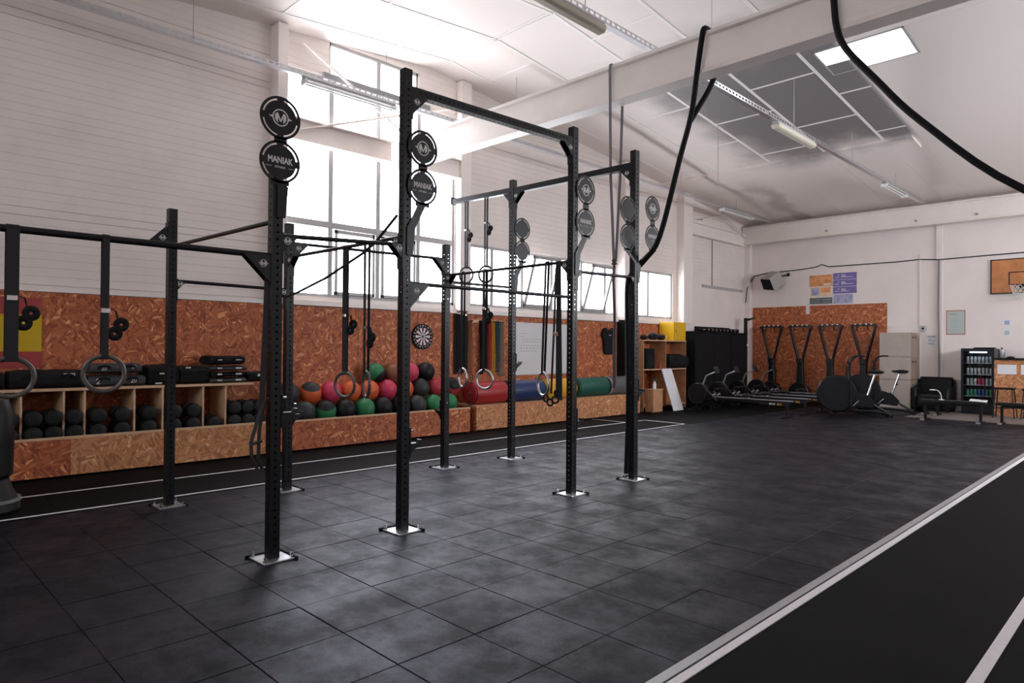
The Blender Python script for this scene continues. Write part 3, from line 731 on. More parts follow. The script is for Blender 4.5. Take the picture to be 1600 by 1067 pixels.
# catch hooks clamped on the posts
def hook(p, z, ux, uy):
    x, y = POST[p][:2]; q = B()
    q.box(x-.045, x+.045, y-.045, y+.045, z-.09, z+.10) if False else None
    q.obox((x+ux*.046, y+uy*.046, z+.02), (.012 if ux else .085, .012 if uy else .085, .24), (0, 0, 0))
    c = Vector((x+ux*.045, y+uy*.045, z)); w_ = Vector((uy, ux, 0)); d = Vector((ux, uy, 0))
    vs = [c + w_*s_ + d*a + Vector((0, 0, h)) for s_ in (-.03, .03) for a, h in ((0, -.09), (.05, -.045), (.12, 0), (.125, .03), (.11, .03), (.10, .006), (0, .006))]
    n = 7; q.add(vs, [tuple(range(n)), tuple(range(2*n-1, n-1, -1))] + [(i, i+n, (i+1) % n+n, (i+1) % n) for i in range(n)])
    o = obj('catch_hook', q, 'black_steel', rig)
    obj('locking_pin', B().cyl(c + Vector((0, 0, .11)) - d*.09, c + Vector((0, 0, .11)) + d*.05, .009, 8), 'chrome', o, smooth=True)
hook('P2', .70, 0, 1); hook('P3', .74, 0, 1); hook('Q2', .78, 0, 1); hook('Q3', .70, -1, 0); hook('Q4', 1.28, 0, 1); hook('P1', 1.02, 0, 1); hook('P4', 1.0, 0, 1)

# ================================================================== RINGS AND STRAPS
def ring_set(label, top, ringc, axis, wd, group, strap='dark_webbing', rr=.105, tr=.0135, width=.036, buckle=None, wood='ring_wood', dbl=.0, loose=True, off=.02):
    """gymnastic ring: strap from the bar to the ring; axis = plane basis of the ring"""
    t_ = thing('gymnastic_ring', label, 'gymnastic ring', ringc, group)
    c = Vector(ringc); tp = Vector(top)
    obj('ring', B().torus(c, rr, tr, axis, 48, 12), wood, t_, smooth=True)
    rt_ = c + Vector((0, 0, rr))
    q = B(); wv = Vector(wd); nn = Vector((wv.y, -wv.x, 0)).normalized()
    q.ribbon([rt_ + nn*(off-.002) + Vector((0, 0, -.02)), rt_ + nn*off, tp + nn*(off+.003) + Vector((0, 0, -.02)), tp + nn*.015 + Vector((0, 0, .018)), tp + Vector((0, 0, .024)), tp - nn*.015 + Vector((0, 0, .018)), tp - nn*(off+.003) + Vector((0, 0, -.02)), rt_ - nn*off, rt_ - nn*(off-.002) + Vector((0, 0, -.02)), rt_ + Vector((0, 0, -.018))], wd, width, .003)
    obj('strap', q, strap, t_)
    if buckle:
        bz = Vector((tp.x, tp.y, buckle))
        b_ = B().obox(bz + nn*.02, (.05 if abs(wv.x) > .5 else .02, .05 if abs(wv.y) > .5 else .02, .03), (0, 0, 0))
        obj('buckle', b_, 'chrome', t_, bevel=.003)
        if loose:
            # rolled-up spare strap tied beside the buckle
            l_ = B(); side = wv
            l_.ribbon([bz + nn*.02, bz + side*.03 + Vector((0, 0, .015)), bz + side*.06, bz + side*.075 + Vector((0, 0, -.07))], nn, .02, .004)
            for dz, ds in ((-.08, .09), (-.135, .055)):
                l_.torus(bz + side*ds + Vector((0, 0, dz)), .026, .018, (side, Vector((0, 0, 1))), 16, 8)
            obj('rolled_strap_end', l_, 'black_fabric', t_, smooth=True)
    return t_
AX = (Vector((0, 1, 0)), Vector((0, 0, 1)))
def plane(deg): a = math.radians(deg); return (Vector((math.cos(a), math.sin(a), 0)), Vector((0, 0, 1)))
ring_set('dark wooden ring hanging at the left edge before the flag', (-4.55, .655, 2.13), (-4.55, .655, 1.315), plane(80), (0, 1, 0), None, buckle=1.75, width=.06)
ring_set('dark wooden ring hanging before the stacked bags, second from the left edge', (-4.55, 1.105, 2.13), (-4.55, 1.105, 1.325), plane(75), (0, 1, 0), None, buckle=1.70)
xb_ = lambda x: 2.42 + (x+6.6)/2.08*(-.02)
ring_set('dark ring facing the camera before the orange ball', (-5.46, 3.272, 2.405), (-5.46, 3.272, 1.145), plane(20), (1, .3, 0), None, buckle=1.78, rr=.112, width=.062, off=.005)
ring_set('dark ring turned edge-on, right beside the one before the orange ball', (-5.10, 3.268, 2.403), (-5.10, 3.268, 1.165), plane(-18), (1, 0, 0), None, buckle=1.66, rr=.112)
ring_set('pale steel-coloured ring hanging before the black straps left of the red roll', (-6.18, 5.31, 2.39), (-6.18, 5.31, 1.13), plane(-15), (1, 0, 0), None, rr=.11, wood='galvanised', width=.03)
ring_set('pale steel-coloured ring hanging before the red roll', (-5.79, 5.312, 2.39), (-5.79, 5.312, 1.125), plane(15), (1, 0, 0), None, rr=.11, wood='galvanised', buckle=1.95, width=.045)
ring_set('grey ring hung high before the window edge, left one on the cantilever beam', (-7.42, 6.43, 3.655), (-7.42, 6.43, 2.55), plane(15), (1, 0, 0), None, rr=.115, buckle=3.2, tr=.015)
ring_set('grey ring hung high before the windows, right one on the cantilever beam', (-7.0, 6.43, 3.645), (-7.0, 6.43, 2.53), plane(15), (1, 0, 0), None, rr=.115, buckle=3.25, tr=.015)
ring_set('pale ring bunched with black straps on the left of the third front post', (-4.76, 5.25, 2.385), (-4.78, 5.22, 1.12), plane(-20), (1, 0, 0), None, rr=.12, width=.03, wood='galvanised')
# bunched suspension trainer beside post P3
st_ = thing('suspension_trainer', 'bunch of wide black straps with handles hanging beside the third front post', 'suspension trainer', (-4.62, 5.27, .88))
q = B()
for dx, w_, zb in ((-.06, .022, 1.02), (0.01, .045, .98), (.045, .03, .96)):
    q.ribbon([(-4.62+dx*.3, 5.27, 2.40), (-4.62+dx*.5, 5.265, 2.3), (-4.62+dx*.8, 5.26, 1.7), (-4.62+dx*1.3, 5.255, zb)], (1, .3, 0), w_, .006)
obj('strap', q, 'dark_webbing', st_)
for dx, z in ((-.09, .97), (-.04, .93), (.02, .96), (.05, 1.03)): obj('handle', B().torus((-4.66+dx, 5.25+dx*.2, z), .034, .011, plane(25+dx*300), 20, 8), 'black_rubber', st_, smooth=True)
obj('buckle', B().box(-4.66, -4.60, 5.24, 5.26, 1.62, 1.66), 'chrome', st_, bevel=.003)
# suspension trainer on P1
st_ = thing('suspension_trainer', 'black strap loop with stirrup hanging down the nearest post', 'suspension trainer', (-4.53, 2.06, .64))
q = B(); q.ribbon([(-4.53, 2.10, 2.10), (-4.53, 2.085, 1.6), (-4.53, 2.065, 1.1)], (0, 1, 0), .04, .006)
q.ribbon([(-4.52, 2.08, 1.12), (-4.50, 2.02, .98), (-4.49, 1.975, .84), (-4.49, 1.98, .74), (-4.50, 2.02, .66), (-4.51, 2.07, .64)], (1, .2, 0), .03, .008)
q.ribbon([(-4.53, 2.085, 1.12), (-4.53, 2.05, .92), (-4.53, 2.045, .72), (-4.52, 2.07, .64)], (1, .2, 0), .03, .008)
obj('strap', q, 'dark_webbing', st_); obj('handle', B().cyl((-4.49, 1.98, .83), (-4.52, 2.06, .84), .012, 8), 'black_rubber', st_, smooth=True)
# resistance band between Q2 and P2
tag(obj('resistance_band', B().tube([(-6.55, 3.23, 2.0), (-6.3, 3.22, 2.03), (-5.7, 3.21, 2.14), (-5.06, 3.2, 2.31), (-4.86, 3.2, 2.39), (-4.56, 3.2, 2.57)], .012, 8), 'dark_webbing', smooth=True),
    'thin dark band pulled slantwise between two posts before the tall windows', 'resistance band')
# grey straps over the beam carrying a thin rope
q = thing('climbing_rope', 'thin dark rope on long grey straps slung over the cross beam', 'rope', (-4.93, 6.55, 1.0))
g_ = B().ribbon([(-4.90, 6.60, 2.56), (-4.93, 6.565, 3.6), (-4.95, 6.565, 4.88), (-4.95, 6.575, 4.95), (-4.95, 6.69, 4.958), (-4.95, 6.812, 4.95), (-4.95, 6.82, 4.48), (-4.93, 6.76, 3.6), (-4.90, 6.64, 2.58)], (1, 0, 0), .038, .004)
obj('strap', g_, 'grey_webbing', q)
obj('rope_cord', B().tube([(-4.90, 6.61, 2.58), (-4.905, 6.6, 2.3), (-4.88, 6.6, 1.8), (-4.885, 6.6, 1.4), (-4.88, 6.6, 1.02)], [.012, .016, .017, .022, .022], 8), 'rope_brown', q, smooth=True)
obj('knot', B().ball((-4.90, 6.61, 2.56), .032, 12, 8).torus((-4.90, 6.61, 2.52), .025, .012, 'z', 14, 8), 'rope_brown', q, smooth=True)
# thick black rope tied to P4
q = thing('climbing_rope', 'thick black rope looped over the cross beam and tied back to a rig post', 'rope', (-4.2, 6.5, 0.05))
main = [(-3.72, 6.83, 4.50), (-3.72, 6.82, 4.9), (-3.71, 6.77, 4.975), (-3.705, 6.68, 4.985), (-3.70, 6.58, 4.97), (-3.70, 6.535, 4.86), (-3.76, 6.54, 4.5), (-3.83, 6.545, 4.06), (-3.97, 6.54, 3.59), (-4.21, 6.53, 2.77), (-4.40, 6.52, 2.52), (-4.585, 6.51, 2.36), (-4.63, 6.50, 2.2), (-4.625, 6.5, 1.83), (-4.61, 6.5, 1.2), (-4.61, 6.5, .7), (-4.62, 6.5, .35), (-4.63, 6.5, .04)]
def smoothp(pts, k=4):
    P = [Vector(p) for p in pts]; out = []
    for i in range(len(P)-1):
        p0, p1, p2, p3 = P[max(i-1, 0)], P[i], P[i+1], P[min(i+2, len(P)-1)]
        for s_ in range(k):
            t_ = s_/k; out.append(.5*((2*p1)+(-p0+p2)*t_+(2*p0-5*p1+4*p2-p3)*t_*t_+(-p0+3*p1-3*p2+p3)*t_**3))
    return out+[P[-1]]
sp_ = smoothp(main, 4)
obj('rope_cord', B().tube(sp_, [.030 if i < 44 else .027 for i in range(len(sp_))], 10), 'black_matte', q, smooth=True)
obj('rope_tail', B().tube(smoothp([(-3.72, 6.83, 4.50), (-3.75, 6.76, 4.35), (-3.82, 6.62, 4.1), (-3.88, 6.58, 3.98)]), .03, 10), 'black_matte', q, smooth=True)
q = thing('climbing_rope', 'heavy black rope swinging from the cross beam to the right edge', 'rope', (-.6, 6.5, 2.0))
obj('rope_cord', B().tube(smoothp([(-2.42, 6.83, 4.6), (-2.4, 6.81, 4.93), (-2.37, 6.7, 4.975), (-2.36, 6.56, 4.93), (-2.34, 6.535, 4.79), (-2.31, 6.535, 4.5), (-2.23, 6.54, 4.28), (-1.98, 6.55, 3.93), (-1.62, 6.56, 3.47), (-.91, 6.57, 2.77), (.2, 6.58, 2.15), (1.6, 6.6, 1.75), (3.0, 6.6, 1.9), (XR-.04, 6.6, 2.0)], 5), .030, 10), 'black_matte', q, smooth=True)
obj('wall_hook', B().box(XR-.05, XR+.001, 6.55, 6.65, 1.95, 2.05), 'galvanised', q)

def lathe_x(prof, c, n=24):
    q = B(); vs = []; fs = []
    for r_, x in prof: vs += [(c[0]+x, c[1]+r_*math.cos(2*PI*k/n), c[2]+r_*math.sin(2*PI*k/n)) for k in range(n)]
    for i in range(len(prof)-1): fs += [(i*n+k, i*n+(k+1) % n, (i+1)*n+(k+1) % n, (i+1)*n+k) for k in range(n)]
    fs += [tuple(range(n)), tuple(range((len(prof)-1)*n, len(prof)*n))]
    return q.add(vs, fs)
# ================================================================== LEFT SHELF UNIT, BAGS, BLACK BALLS
sh = thing('storage_shelf', 'long low chipboard shelf unit under the flag, black bags on top', 'shelf', (-9.25, 1.9, 0))
obj('front_board', B().box(-8.94, -8.92, -1.2, 1.838, 0.02, .43), 'osb', sh, bevel=.002); obj('front_board', B().box(-8.94, -8.92, 1.842, 4.2, 0.02, .43), 'osb_pale', sh, bevel=.002)
obj('edge_trim', B().box(-8.945, -8.915, -1.2, 4.2, .431, .458), 'edge_wood', sh)
obj('deck', B().box(-9.57, -8.95, -1.2, 4.2, .38, .40), 'pine', sh)
obj('top_board', B().box(-9.57, -9.03, -1.2, 4.0, .965, .995), 'edge_wood', sh, bevel=.002)
obj('back_board', B().box(-9.578, -9.572, -1.2, 4.2, .40, .965), 'osb', sh)
for y in (-.4, .5, 1.40, 1.80, 2.006, 2.53, 2.85, 3.34, 3.63): obj('divider', B().box(-9.57, -9.05, y-.011, y+.011, .401, .964), 'edge_wood', sh)
obj('end_board', B().box(-9.57, -8.95, 4.18, 4.2, 0, .43), 'osb', sh)
dm = thing('dumbbell', 'd', 'dumbbell', (-9.12, 0.2, .401), 'black round dumbbells in the low shelf')
for sg, xx in (('front', -9.055), ('rear', -9.235)): obj('head', lathe_x([(.055, 0), (.082, .008), (.088, .02), (.088, .10), (.082, .112), (.055, .12)], (xx-.06, .2, .401+.0885)), 'black_rubber', dm, smooth=True)
obj('handle', B().cyl((-9.18, .2, .4895), (-9.11, .2, .4895), .016, 10), 'chrome', dm, smooth=True)
obj('end_ring', B().torus((-8.9945, .2, .4895), .045, .003, 'x', 24, 5), 'charcoal_rubber', dm)
nth_ = ['first', 'second', 'third', 'fourth', 'fifth', 'sixth', 'seventh', 'eighth', 'ninth', 'tenth', 'eleventh', 'twelfth', 'thirteenth', 'fourteenth', 'fifteenth', 'sixteenth', 'seventeenth', 'eighteenth', 'nineteenth']
for k, yk in enumerate((.18, .385, .63, .85, 1.07, 1.29, 1.51, 1.70, 1.903, 2.14, 2.39, 2.69, 2.98, 3.21, 3.48, 3.74, 3.92, 4.075)):
    for lv in (0, 1):
        if lv and k == 14: continue
        lb_ = '%s black dumbbell of the %s pile from the left, in the low shelf' % ('top' if lv else 'bottom', nth_[k])
        loc_ = (-9.12 + R.uniform(-.012, .012), yk, .401+lv*.1775)
        if k == 0 and lv == 0: dm['label'] = lb_; dm.location.y = yk
        else: dup(dm, loc_, 0, lb_)
def bag(label, y0, y1, z0, h, mat='black_fabric', x0=-9.5, x1=-9.06, sag=.02, prn=None, hands=True, name='sandbag', strapm='black_fabric'):
    t_ = thing(name, label, 'bag', ((x0+x1)/2, (y0+y1)/2, z0), 'training bags on the low shelf')
    n = 12; q = B(); L = y1-y0; rings = []
    for i in range(n+1):
        f = i/n; yy = y0+L*f; e = math.sin(PI*min(max(f*1.0, .04), .96))**.28
        hh = h*(.70+.30*e) - sag*math.sin(PI*f)*R.uniform(.6, 1.2); ww = (x1-x0)/2*(.8+.2*e); cx = (x0+x1)/2
        rings.append([(cx+ww*sx_*(abs(math.cos(a))**.72)*1, yy + R.uniform(-.006, .006), z0+hh/2+hh/2*sz_*(abs(math.sin(a))**.7)*(1 if sz_ < 0 else 1+R.uniform(-.06, .05))) for a, sx_, sz_ in [(2*PI*k/16, math.copysign(1, math.cos(2*PI*k/16)), math.copysign(1, math.sin(2*PI*k/16))) for k in range(16)]])
    vs = [v for g_ in rings for v in g_]; fs = []
    for i in range(n): fs += [(i*16+k, i*16+(k+1) % 16, i*16+16+(k+1) % 16, i*16+16+k) for k in range(16)]
    fs += [tuple(range(15, -1, -1)), tuple(range(n*16, n*16+16))]
    q.add(vs, fs); obj('body', q, mat, t_, smooth=True)
    if hands:
        for f in (.25, .75):
            hb = B()
            yc = y0+L*f; hb.ribbon([(x1-.01, yc-.07, z0+h*.45), (x1+.02, yc-.05, z0+h*.62), (x1+.03, yc, z0+h*.68), (x1+.02, yc+.05, z0+h*.62), (x1-.01, yc+.07, z0+h*.45)], (0.2, 0, 1), .028, .006)
            obj('handle', hb, strapm, t_)
    if prn: text('lettering', prn[0], prn[1], 'silver_print', t_, (x1+.004, prn[2], z0+h*.42), FX, .001)
    return t_
def mark(t_, y, z, w_, h, x=-9.05): obj('label_patch', B().box(x-.004, x+.006, y-w_/2, y+w_/2, z-h/2, z+h/2), 'silver_print', t_, bevel=.002)
b_ = bag('flat black bag right of the leftmost ring, white patch on its front', 1.30, 2.02, .996, .23); mark(b_, 1.85, 1.15, .11, .03)
bag('black bag at the left edge of the low shelf', .45, 1.25, .996, .22)
b_ = bag('lower grey bag of the pair behind the second ring', 2.05, 2.66, .996, .15, 'grey_fabric', prn=('2', .09, 2.14)); text('lettering', '20', .07, 'silver_print', b_, (-9.055, 2.52, 1.06), FX, .001)
b_ = bag('upper grey bag of the pair behind the second ring', 2.07, 2.62, 1.148, .14, 'grey_fabric'); text('lettering', '20', .06, 'silver_print', b_, (-9.055, 2.20, 1.21), FX, .001); text('lettering', '20', .06, 'silver_print', b_, (-9.055, 2.52, 1.23), (PI/2, -.3, PI/2), .001)
b_ = bag('tall black bag left of the back rig post, white curved mark on it', 2.70, 3.05, .996, .28); mark(b_, 2.85, 1.14, .08, .018); mark(b_, 2.80, 1.0+.02, .08, .018)
b_ = bag('black bag right of the back rig post, on the low shelf', 3.07, 3.42, .996, .25); mark(b_, 3.15, 1.21, .06, .02)
for i, (z, h, mm, l_) in enumerate(((.996, .08, 'grey_fabric', 'lowest'), (1.078, .075, 'black_fabric', 'second from the bottom'), (1.155, .08, 'grey_fabric', 'second from the top'), (1.237, .14, 'black_fabric', 'topmost'))):
    b_ = bag('folded bag in the stack of four on the low shelf, ' + l_, 3.44, 3.92-.02*(i % 2), z, h, mm, hands=(i == 3)); mark(b_, 3.55, z+h*.5, .06, .018); mark(b_, 3.80, z+h*.5, .08, .02)
b_ = bag('small black bag at the right end of the low shelf', 3.95, 4.25, .996, .16, x0=-9.45, x1=-9.1); mark(b_, 4.12, 1.09, .1, .03, -9.09)
# flag
fl = thing('flag', 'red and yellow striped flag pinned to the chipboard wall at the left edge', 'flag', (XW+.03, 1.0, 1.22))
def cloth(b, y0, y1, z0, z1, x):
    n = 24; vs = []; 
    for i in range(n+1):
        for k in range(9):
            yy = y0+(y1-y0)*i/n; zz = z0+(z1-z0)*k/8
            vs.append((x+.006*math.sin(yy*9+zz*4)+.004*math.sin(yy*23+zz*11), yy, zz))
    fs = [(i*9+k, i*9+9+k, i*9+10+k, i*9+k+1) for i in range(n) for k in range(8)]
    m_ = len(vs); vs2 = [(v[0]-.003, v[1], v[2]) for v in vs]
    return b.add(vs+vs2, fs+[tuple(m_+i for i in f[::-1]) for f in fs])
obj('red_stripe', cloth(B(), .35, 1.67, 1.84, 2.04, XW+.034), 'flag_red', fl, smooth=True); obj('yellow_stripe', cloth(B(), .35, 1.67, 1.41, 1.84, XW+.034), 'flag_yellow', fl, smooth=True); obj('red_stripe', cloth(B(), .35, 1.67, 1.22, 1.41, XW+.034), 'flag_red', fl, smooth=True)
# free-standing punching bag at the left edge
pb = thing('punching_bag', 'black free-standing punching bag with a pale band, at the left edge', 'punching bag', (-7.50, .91, 0))
def lathe(prof, c, n=28):
    q = B(); vs = []; fs = []
    for r_, z in prof: vs += [(c[0]+r_*math.cos(2*PI*k/n), c[1]+r_*math.sin(2*PI*k/n), c[2]+z) for k in range(n)]
    for i in range(len(prof)-1): fs += [(i*n+k, i*n+(k+1) % n, (i+1)*n+(k+1) % n, (i+1)*n+k) for k in range(n)]
    fs += [tuple(range(n-1, -1, -1)), tuple(range((len(prof)-1)*n, len(prof)*n))]
    return q.add(vs, fs)
obj('base', lathe([(.24, 0), (.26, .03), (.25, .1), (.20, .2), (.17, .30)], (-7.50, .91, 0)), 'black_rubber', pb, smooth=True)
obj('pad', lathe([(.16, .30), (.20, .34), (.205, .6), (.2, .9), (.16, 1.0), (.05, 1.03)], (-7.50, .91, 0)), 'leather', pb, smooth=True)
obj('band', lathe([(.262, .10), (.262, .125)], (-7.50, .91, 0)), 'mid_grey', pb)

# ================================================================== BALL CRATE
cr = thing('ball_crate', 'long chipboard trough full of coloured medicine balls', 'crate', (-9.25, 6.0, 0))
obj('front_board', B().box(-8.94, -8.92, 4.22, 5.448, .02, .42), 'osb', cr, bevel=.002); obj('front_board', B().box(-8.94, -8.92, 5.452, 7.85, .02, .42), 'osb', cr, bevel=.002)
obj('edge_trim', B().box(-8.945, -8.915, 4.22, 7.85, .421, .445), 'edge_wood', cr)
obj('deck', B().box(-9.57, -8.945, 4.22, 7.83, .34, .36), 'pine', cr); obj('end_board', B().box(-9.57, -8.945, 7.83, 7.85, 0, .42), 'osb', cr)
obj('end_board', B().box(-9.57, -8.945, 4.22, 4.24, 0, .42), 'osb', cr)
def med(y, z, r, c1, c2, label, x=-9.13, tilt=(0, 0, 0)):
    t_ = thing('medicine_ball', label, 'ball', (x, y, z-r), 'medicine balls in the trough')
    q = B().ball((0, 0, 0), r, 28, 16); me = q.mesh('shell', smooth=True); me.transform(Matrix.Translation((x, y, z)))
    obj('shell', me, c1, t_)
    if c2:
        q = B(); n = 24
        vs = [(0, 0, r*1.012)]
        for i in range(1, 6):
            for k in range(n): a = .19*i; vs.append((r*1.012*math.sin(a)*math.cos(2*PI*k/n), r*1.012*math.sin(a)*math.sin(2*PI*k/n), r*1.012*math.cos(a)))
        fs = [(0, 1+k, 1+(k+1) % n) for k in range(n)] + [(1+i*n+k, 1+i*n+n+k, 1+i*n+n+(k+1) % n, 1+i*n+(k+1) % n) for i in range(4) for k in range(n)]
        q.add(vs, fs); me = q.mesh('panel', smooth=True); me.transform(Matrix.Translation((x, y, z)) @ Euler(tilt).to_matrix().to_4x4()); obj('panel', me, c2, t_)
    else:
        me = B().torus((0, 0, 0), r*1.0, .0016, 'z', 40, 5).mesh('seam'); me.transform(Matrix.Translation((x, y, z)) @ Euler(tilt).to_matrix().to_4x4()); obj('seam', me, 'black_rubber', t_)
    return t_
BR = .166
# bottom row (front), rests on the deck
zb = .36+BR
med(4.45, zb, BR, 'charcoal_rubber', None, 'charcoal ball low at the left end of the trough, behind the nearest post', tilt=(.4, .3, 0))
med(4.80, zb, BR, 'charcoal_rubber', None, 'charcoal ball in the bottom row just right of the second back post', tilt=(1, .3, 0))
med(5.14, zb, BR, 'green_rubber', 'black_rubber', 'green ball with a black cap, leftmost green one in the bottom row', tilt=(.2, .5, 0))
med(5.48, zb, BR, 'black_rubber', None, 'plain black ball under the left hanging ring', tilt=(.9, .2, 0))
med(5.82, zb, BR, 'green_rubber', None, 'all-green ball in the bottom row, below and between the two front rings', tilt=(.3, .9, 0))
med(6.16, zb, BR, 'black_rubber', None, 'black ball under the pink one left of the tall post', tilt=(.5, .9, 0))
med(6.50, zb, BR, 'black_rubber', None, 'black ball in the bottom row half behind the tall post', tilt=(.2, .9, 0))
med(6.84, zb, BR, 'charcoal_rubber', None, 'dark ball in the bottom row just right of the tall post', tilt=(.2, .3, 0))
med(7.18, zb, BR, 'green_rubber', None, 'green ball in the bottom row left of the third back post', tilt=(.2, .5, 0))
med(7.52, zb, BR, 'green_rubber', None, 'green ball in the bottom row just right of the third back post', tilt=(.7, .5, 0))
med(7.82-.0, zb+.02, .155, 'green_rubber', None, 'green ball at the right end of the trough', x=-9.28, tilt=(.7, .5, 0)) if False else None
# second row, nested further back
z2 = zb+.27; x2 = -9.27
med(4.62, z2, BR, 'charcoal_rubber', None, 'dark grey ball behind the second back post, upper row', x=x2, tilt=(.7, .5, 0))
med(4.97, z2, BR, 'orange_rubber', 'charcoal_rubber', 'brown-orange ball with a charcoal cap, upper left of the pile', x=x2, tilt=(.1, .45, 0))
med(5.31, z2-.0, BR, 'pink_rubber', None, 'pink ball left of the left hanging ring', x=x2, tilt=(.7, .5, 0))
med(5.65, z2, BR, 'orange_rubber', None, 'orange ball framed by the left hanging ring', x=x2, tilt=(.2, .1, 0))
med(5.99, z2, BR, 'orange_rubber', None, 'orange ball behind the right hanging ring', x=x2, tilt=(.2, .1, 0))
med(6.33, z2-.0, BR, 'pink_rubber', None, 'pink ball just left of the tall post, under the green one', x=x2, tilt=(.2, .1, 0))
med(6.67, z2, BR, 'orange_rubber', None, 'orange ball half behind the tall post', x=x2, tilt=(.2, .1, 0))
med(7.01, z2, BR, 'charcoal_rubber', None, 'dark ball in the middle of the pile, under the topmost black one', x=x2, tilt=(.9, .4, 0))
med(7.35, z2, BR, 'red_rubber', None, 'red ball left of the third back post', x=x2, tilt=(.2, .1, 0))
med(7.69, z2, BR, 'red_rubber', 'black_rubber', 'red ball with a black cap at the right end of the pile', x=x2, tilt=(.1, .9, 0))
# top
z3 = z2+.27; x3 = -9.36
med(6.16, z3-.0, BR, 'green_rubber', 'black_rubber', 'green ball with a black underside on top of the pile, left of the tall post', x=x3, tilt=(-.5, 2.4, 0))
med(6.505, z3, BR, 'brown_rubber', None, 'brown ball on top of the pile, mostly behind the tall post', x=x3, tilt=(.2, .4, 0))
med(6.85, z3, BR, 'pink_rubber', None, 'pink ball on top of the pile just right of the tall post', x=x3, tilt=(.2, .4, 0))
med(7.19, z3, BR, 'black_rubber', None, 'black ball topmost on the right of the pile, under the dartboard', x=x3, tilt=(.9, .4, 0))

# ================================================================== ROLL BOX AND ROLLS
rb = thing('chipboard_bench', 'pale chipboard box bench carrying five coloured foam rolls', 'bench', (-9.25, 10.5, 0))
obj('front_board', B().box(-8.94, -8.92, 8.0, 10.44, .02, .455), 'osb_pale', rb, bevel=.002); obj('front_board', B().box(-8.94, -8.92, 10.444, 13.05, .02, .455), 'osb_pale', rb, bevel=.002)
obj('top_board', B().box(-9.57, -8.945, 8.0, 13.05, .435, .455), 'edge_wood', rb); obj('end_board', B().box(-9.57, -8.945, 8.0, 8.02, 0, .434), 'osb', rb); obj('end_board', B().box(-9.57, -8.945, 13.03, 13.05, 0, .434), 'osb_pale', rb)
for y0, y1, mm, lb in ((8.06, 8.92, 'red_vinyl', 'red foam roll at the left end of the pale bench'), (8.96, 9.94, 'blue_vinyl', 'blue foam roll next to the red one'), (9.98, 10.92, 'yellow_vinyl', 'yellow foam roll between the blue and green ones'), (10.98, 12.04, 'green_vinyl', 'teal green foam roll right of the third front post'), (12.08, 13.0, 'grey_vinyl', 'grey foam roll at the right end of the pale bench')):
    t_ = thing('foam_roll', lb, 'foam roll', (-9.2, (y0+y1)/2, .455), 'foam rolls on the pale bench')
    q = B(); prof = []
    n = 32; r = .205; vs = []; fs = []
    pr_ = [(r-.03, y0), (r-.008, y0+.01), (r, y0+.04), (r, y1-.04), (r-.008, y1-.01), (r-.03, y1)]
    for rr_, yy in pr_: vs += [(-9.2+rr_*math.cos(2*PI*k/n), yy, .455+r+rr_*math.sin(2*PI*k/n)) for k in range(n)]
    for i in range(5): fs += [(i*n+k, i*n+(k+1) % n, (i+1)*n+(k+1) % n, (i+1)*n+k) for k in range(n)]
    fs += [tuple(range(n)), tuple(range(5*n, 6*n))]
    q.add(vs, fs); obj('cover', q, mm, t_, smooth=True)
    obj('end_piping', B().torus((-9.2, y1-.03, .455+r), r, .006, 'y', 32, 6).torus((-9.2, y0+.03, .455+r), r, .006, 'y', 32, 6), 'black_matte' if 'grey' not in mm else 'paper', t_)
# collar pile (weight vest chains) left of red roll
q = thing('chain_bundle', 'dark bundle of chains and clips beside the red foam roll', 'chain', (-9.0, 7.92, 0))
cc = B()
for i in range(20): cc.torus((-9.02+R.uniform(-.03, .03), 7.925+R.uniform(-.03, .03), .035+.05*i), .03, .007, plane(R.uniform(0, 180)), 12, 6)
obj('links', cc, 'black_steel', q, smooth=True)

# ================================================================== ON THE WALL
def dart():
    t_ = thing('dartboard', 'round black and white dartboard on the chipboard wall', 'dartboard', (XW+.05, 7.27, 1.44)); c = (XW+.02, 7.27, 1.68); r = .225
    def disc(b, r0, r1, a0, a1, x0, x1, n=3):
        for i in range(n):
            p, q_ = a0+(a1-a0)*i/n, a0+(a1-a0)*(i+1)/n
            vs = [(x, c[1]+rr*math.cos(a), c[2]+rr*math.sin(a)) for x in (x0, x1) for rr, a in ((r0, p), (r1, p), (r1, q_), (r0, q_))]
            b.add(vs, [(0,1,2,3), (7,6,5,4), (0,4,5,1), (1,5,6,2), (2,6,7,3), (3,7,4,0)])
        return b
    q = B()
    for k in range(20): disc(q, .001, r, k*PI/10, (k+1)*PI/10, c[0], c[0]+.035, 1)
    obj('board', q, 'black_matte', t_)
    q = B()
    for k in range(0, 20, 2): disc(q, .02, .155, (k-.5)*PI/10, (k+.5)*PI/10, c[0]+.035, c[0]+.037)
    obj('pale_segment', q, 'paper', t_)
    q = B()
    for k in range(1, 20, 2): disc(q, .145, .16, (k-.5)*PI/10, (k+.5)*PI/10, c[0]+.035, c[0]+.038); disc(q, .085, .1, (k-.5)*PI/10, (k+.5)*PI/10, c[0]+.035, c[0]+.038)
    obj('score_ring', q, 'red_rubber', t_)
    nums = [6, 13, 4, 18, 1, 20, 5, 12, 9, 14, 11, 8, 16, 7, 19, 3, 17, 2, 15, 10]
    for k, nn_ in enumerate(nums):
        a = k*PI/10; text('number', str(nn_), .04, 'paper', t_, (c[0]+.036, c[1]+.19*math.cos(a), c[2]+.19*math.sin(a)), (PI/2, 0, PI/2), .0006)
dart()
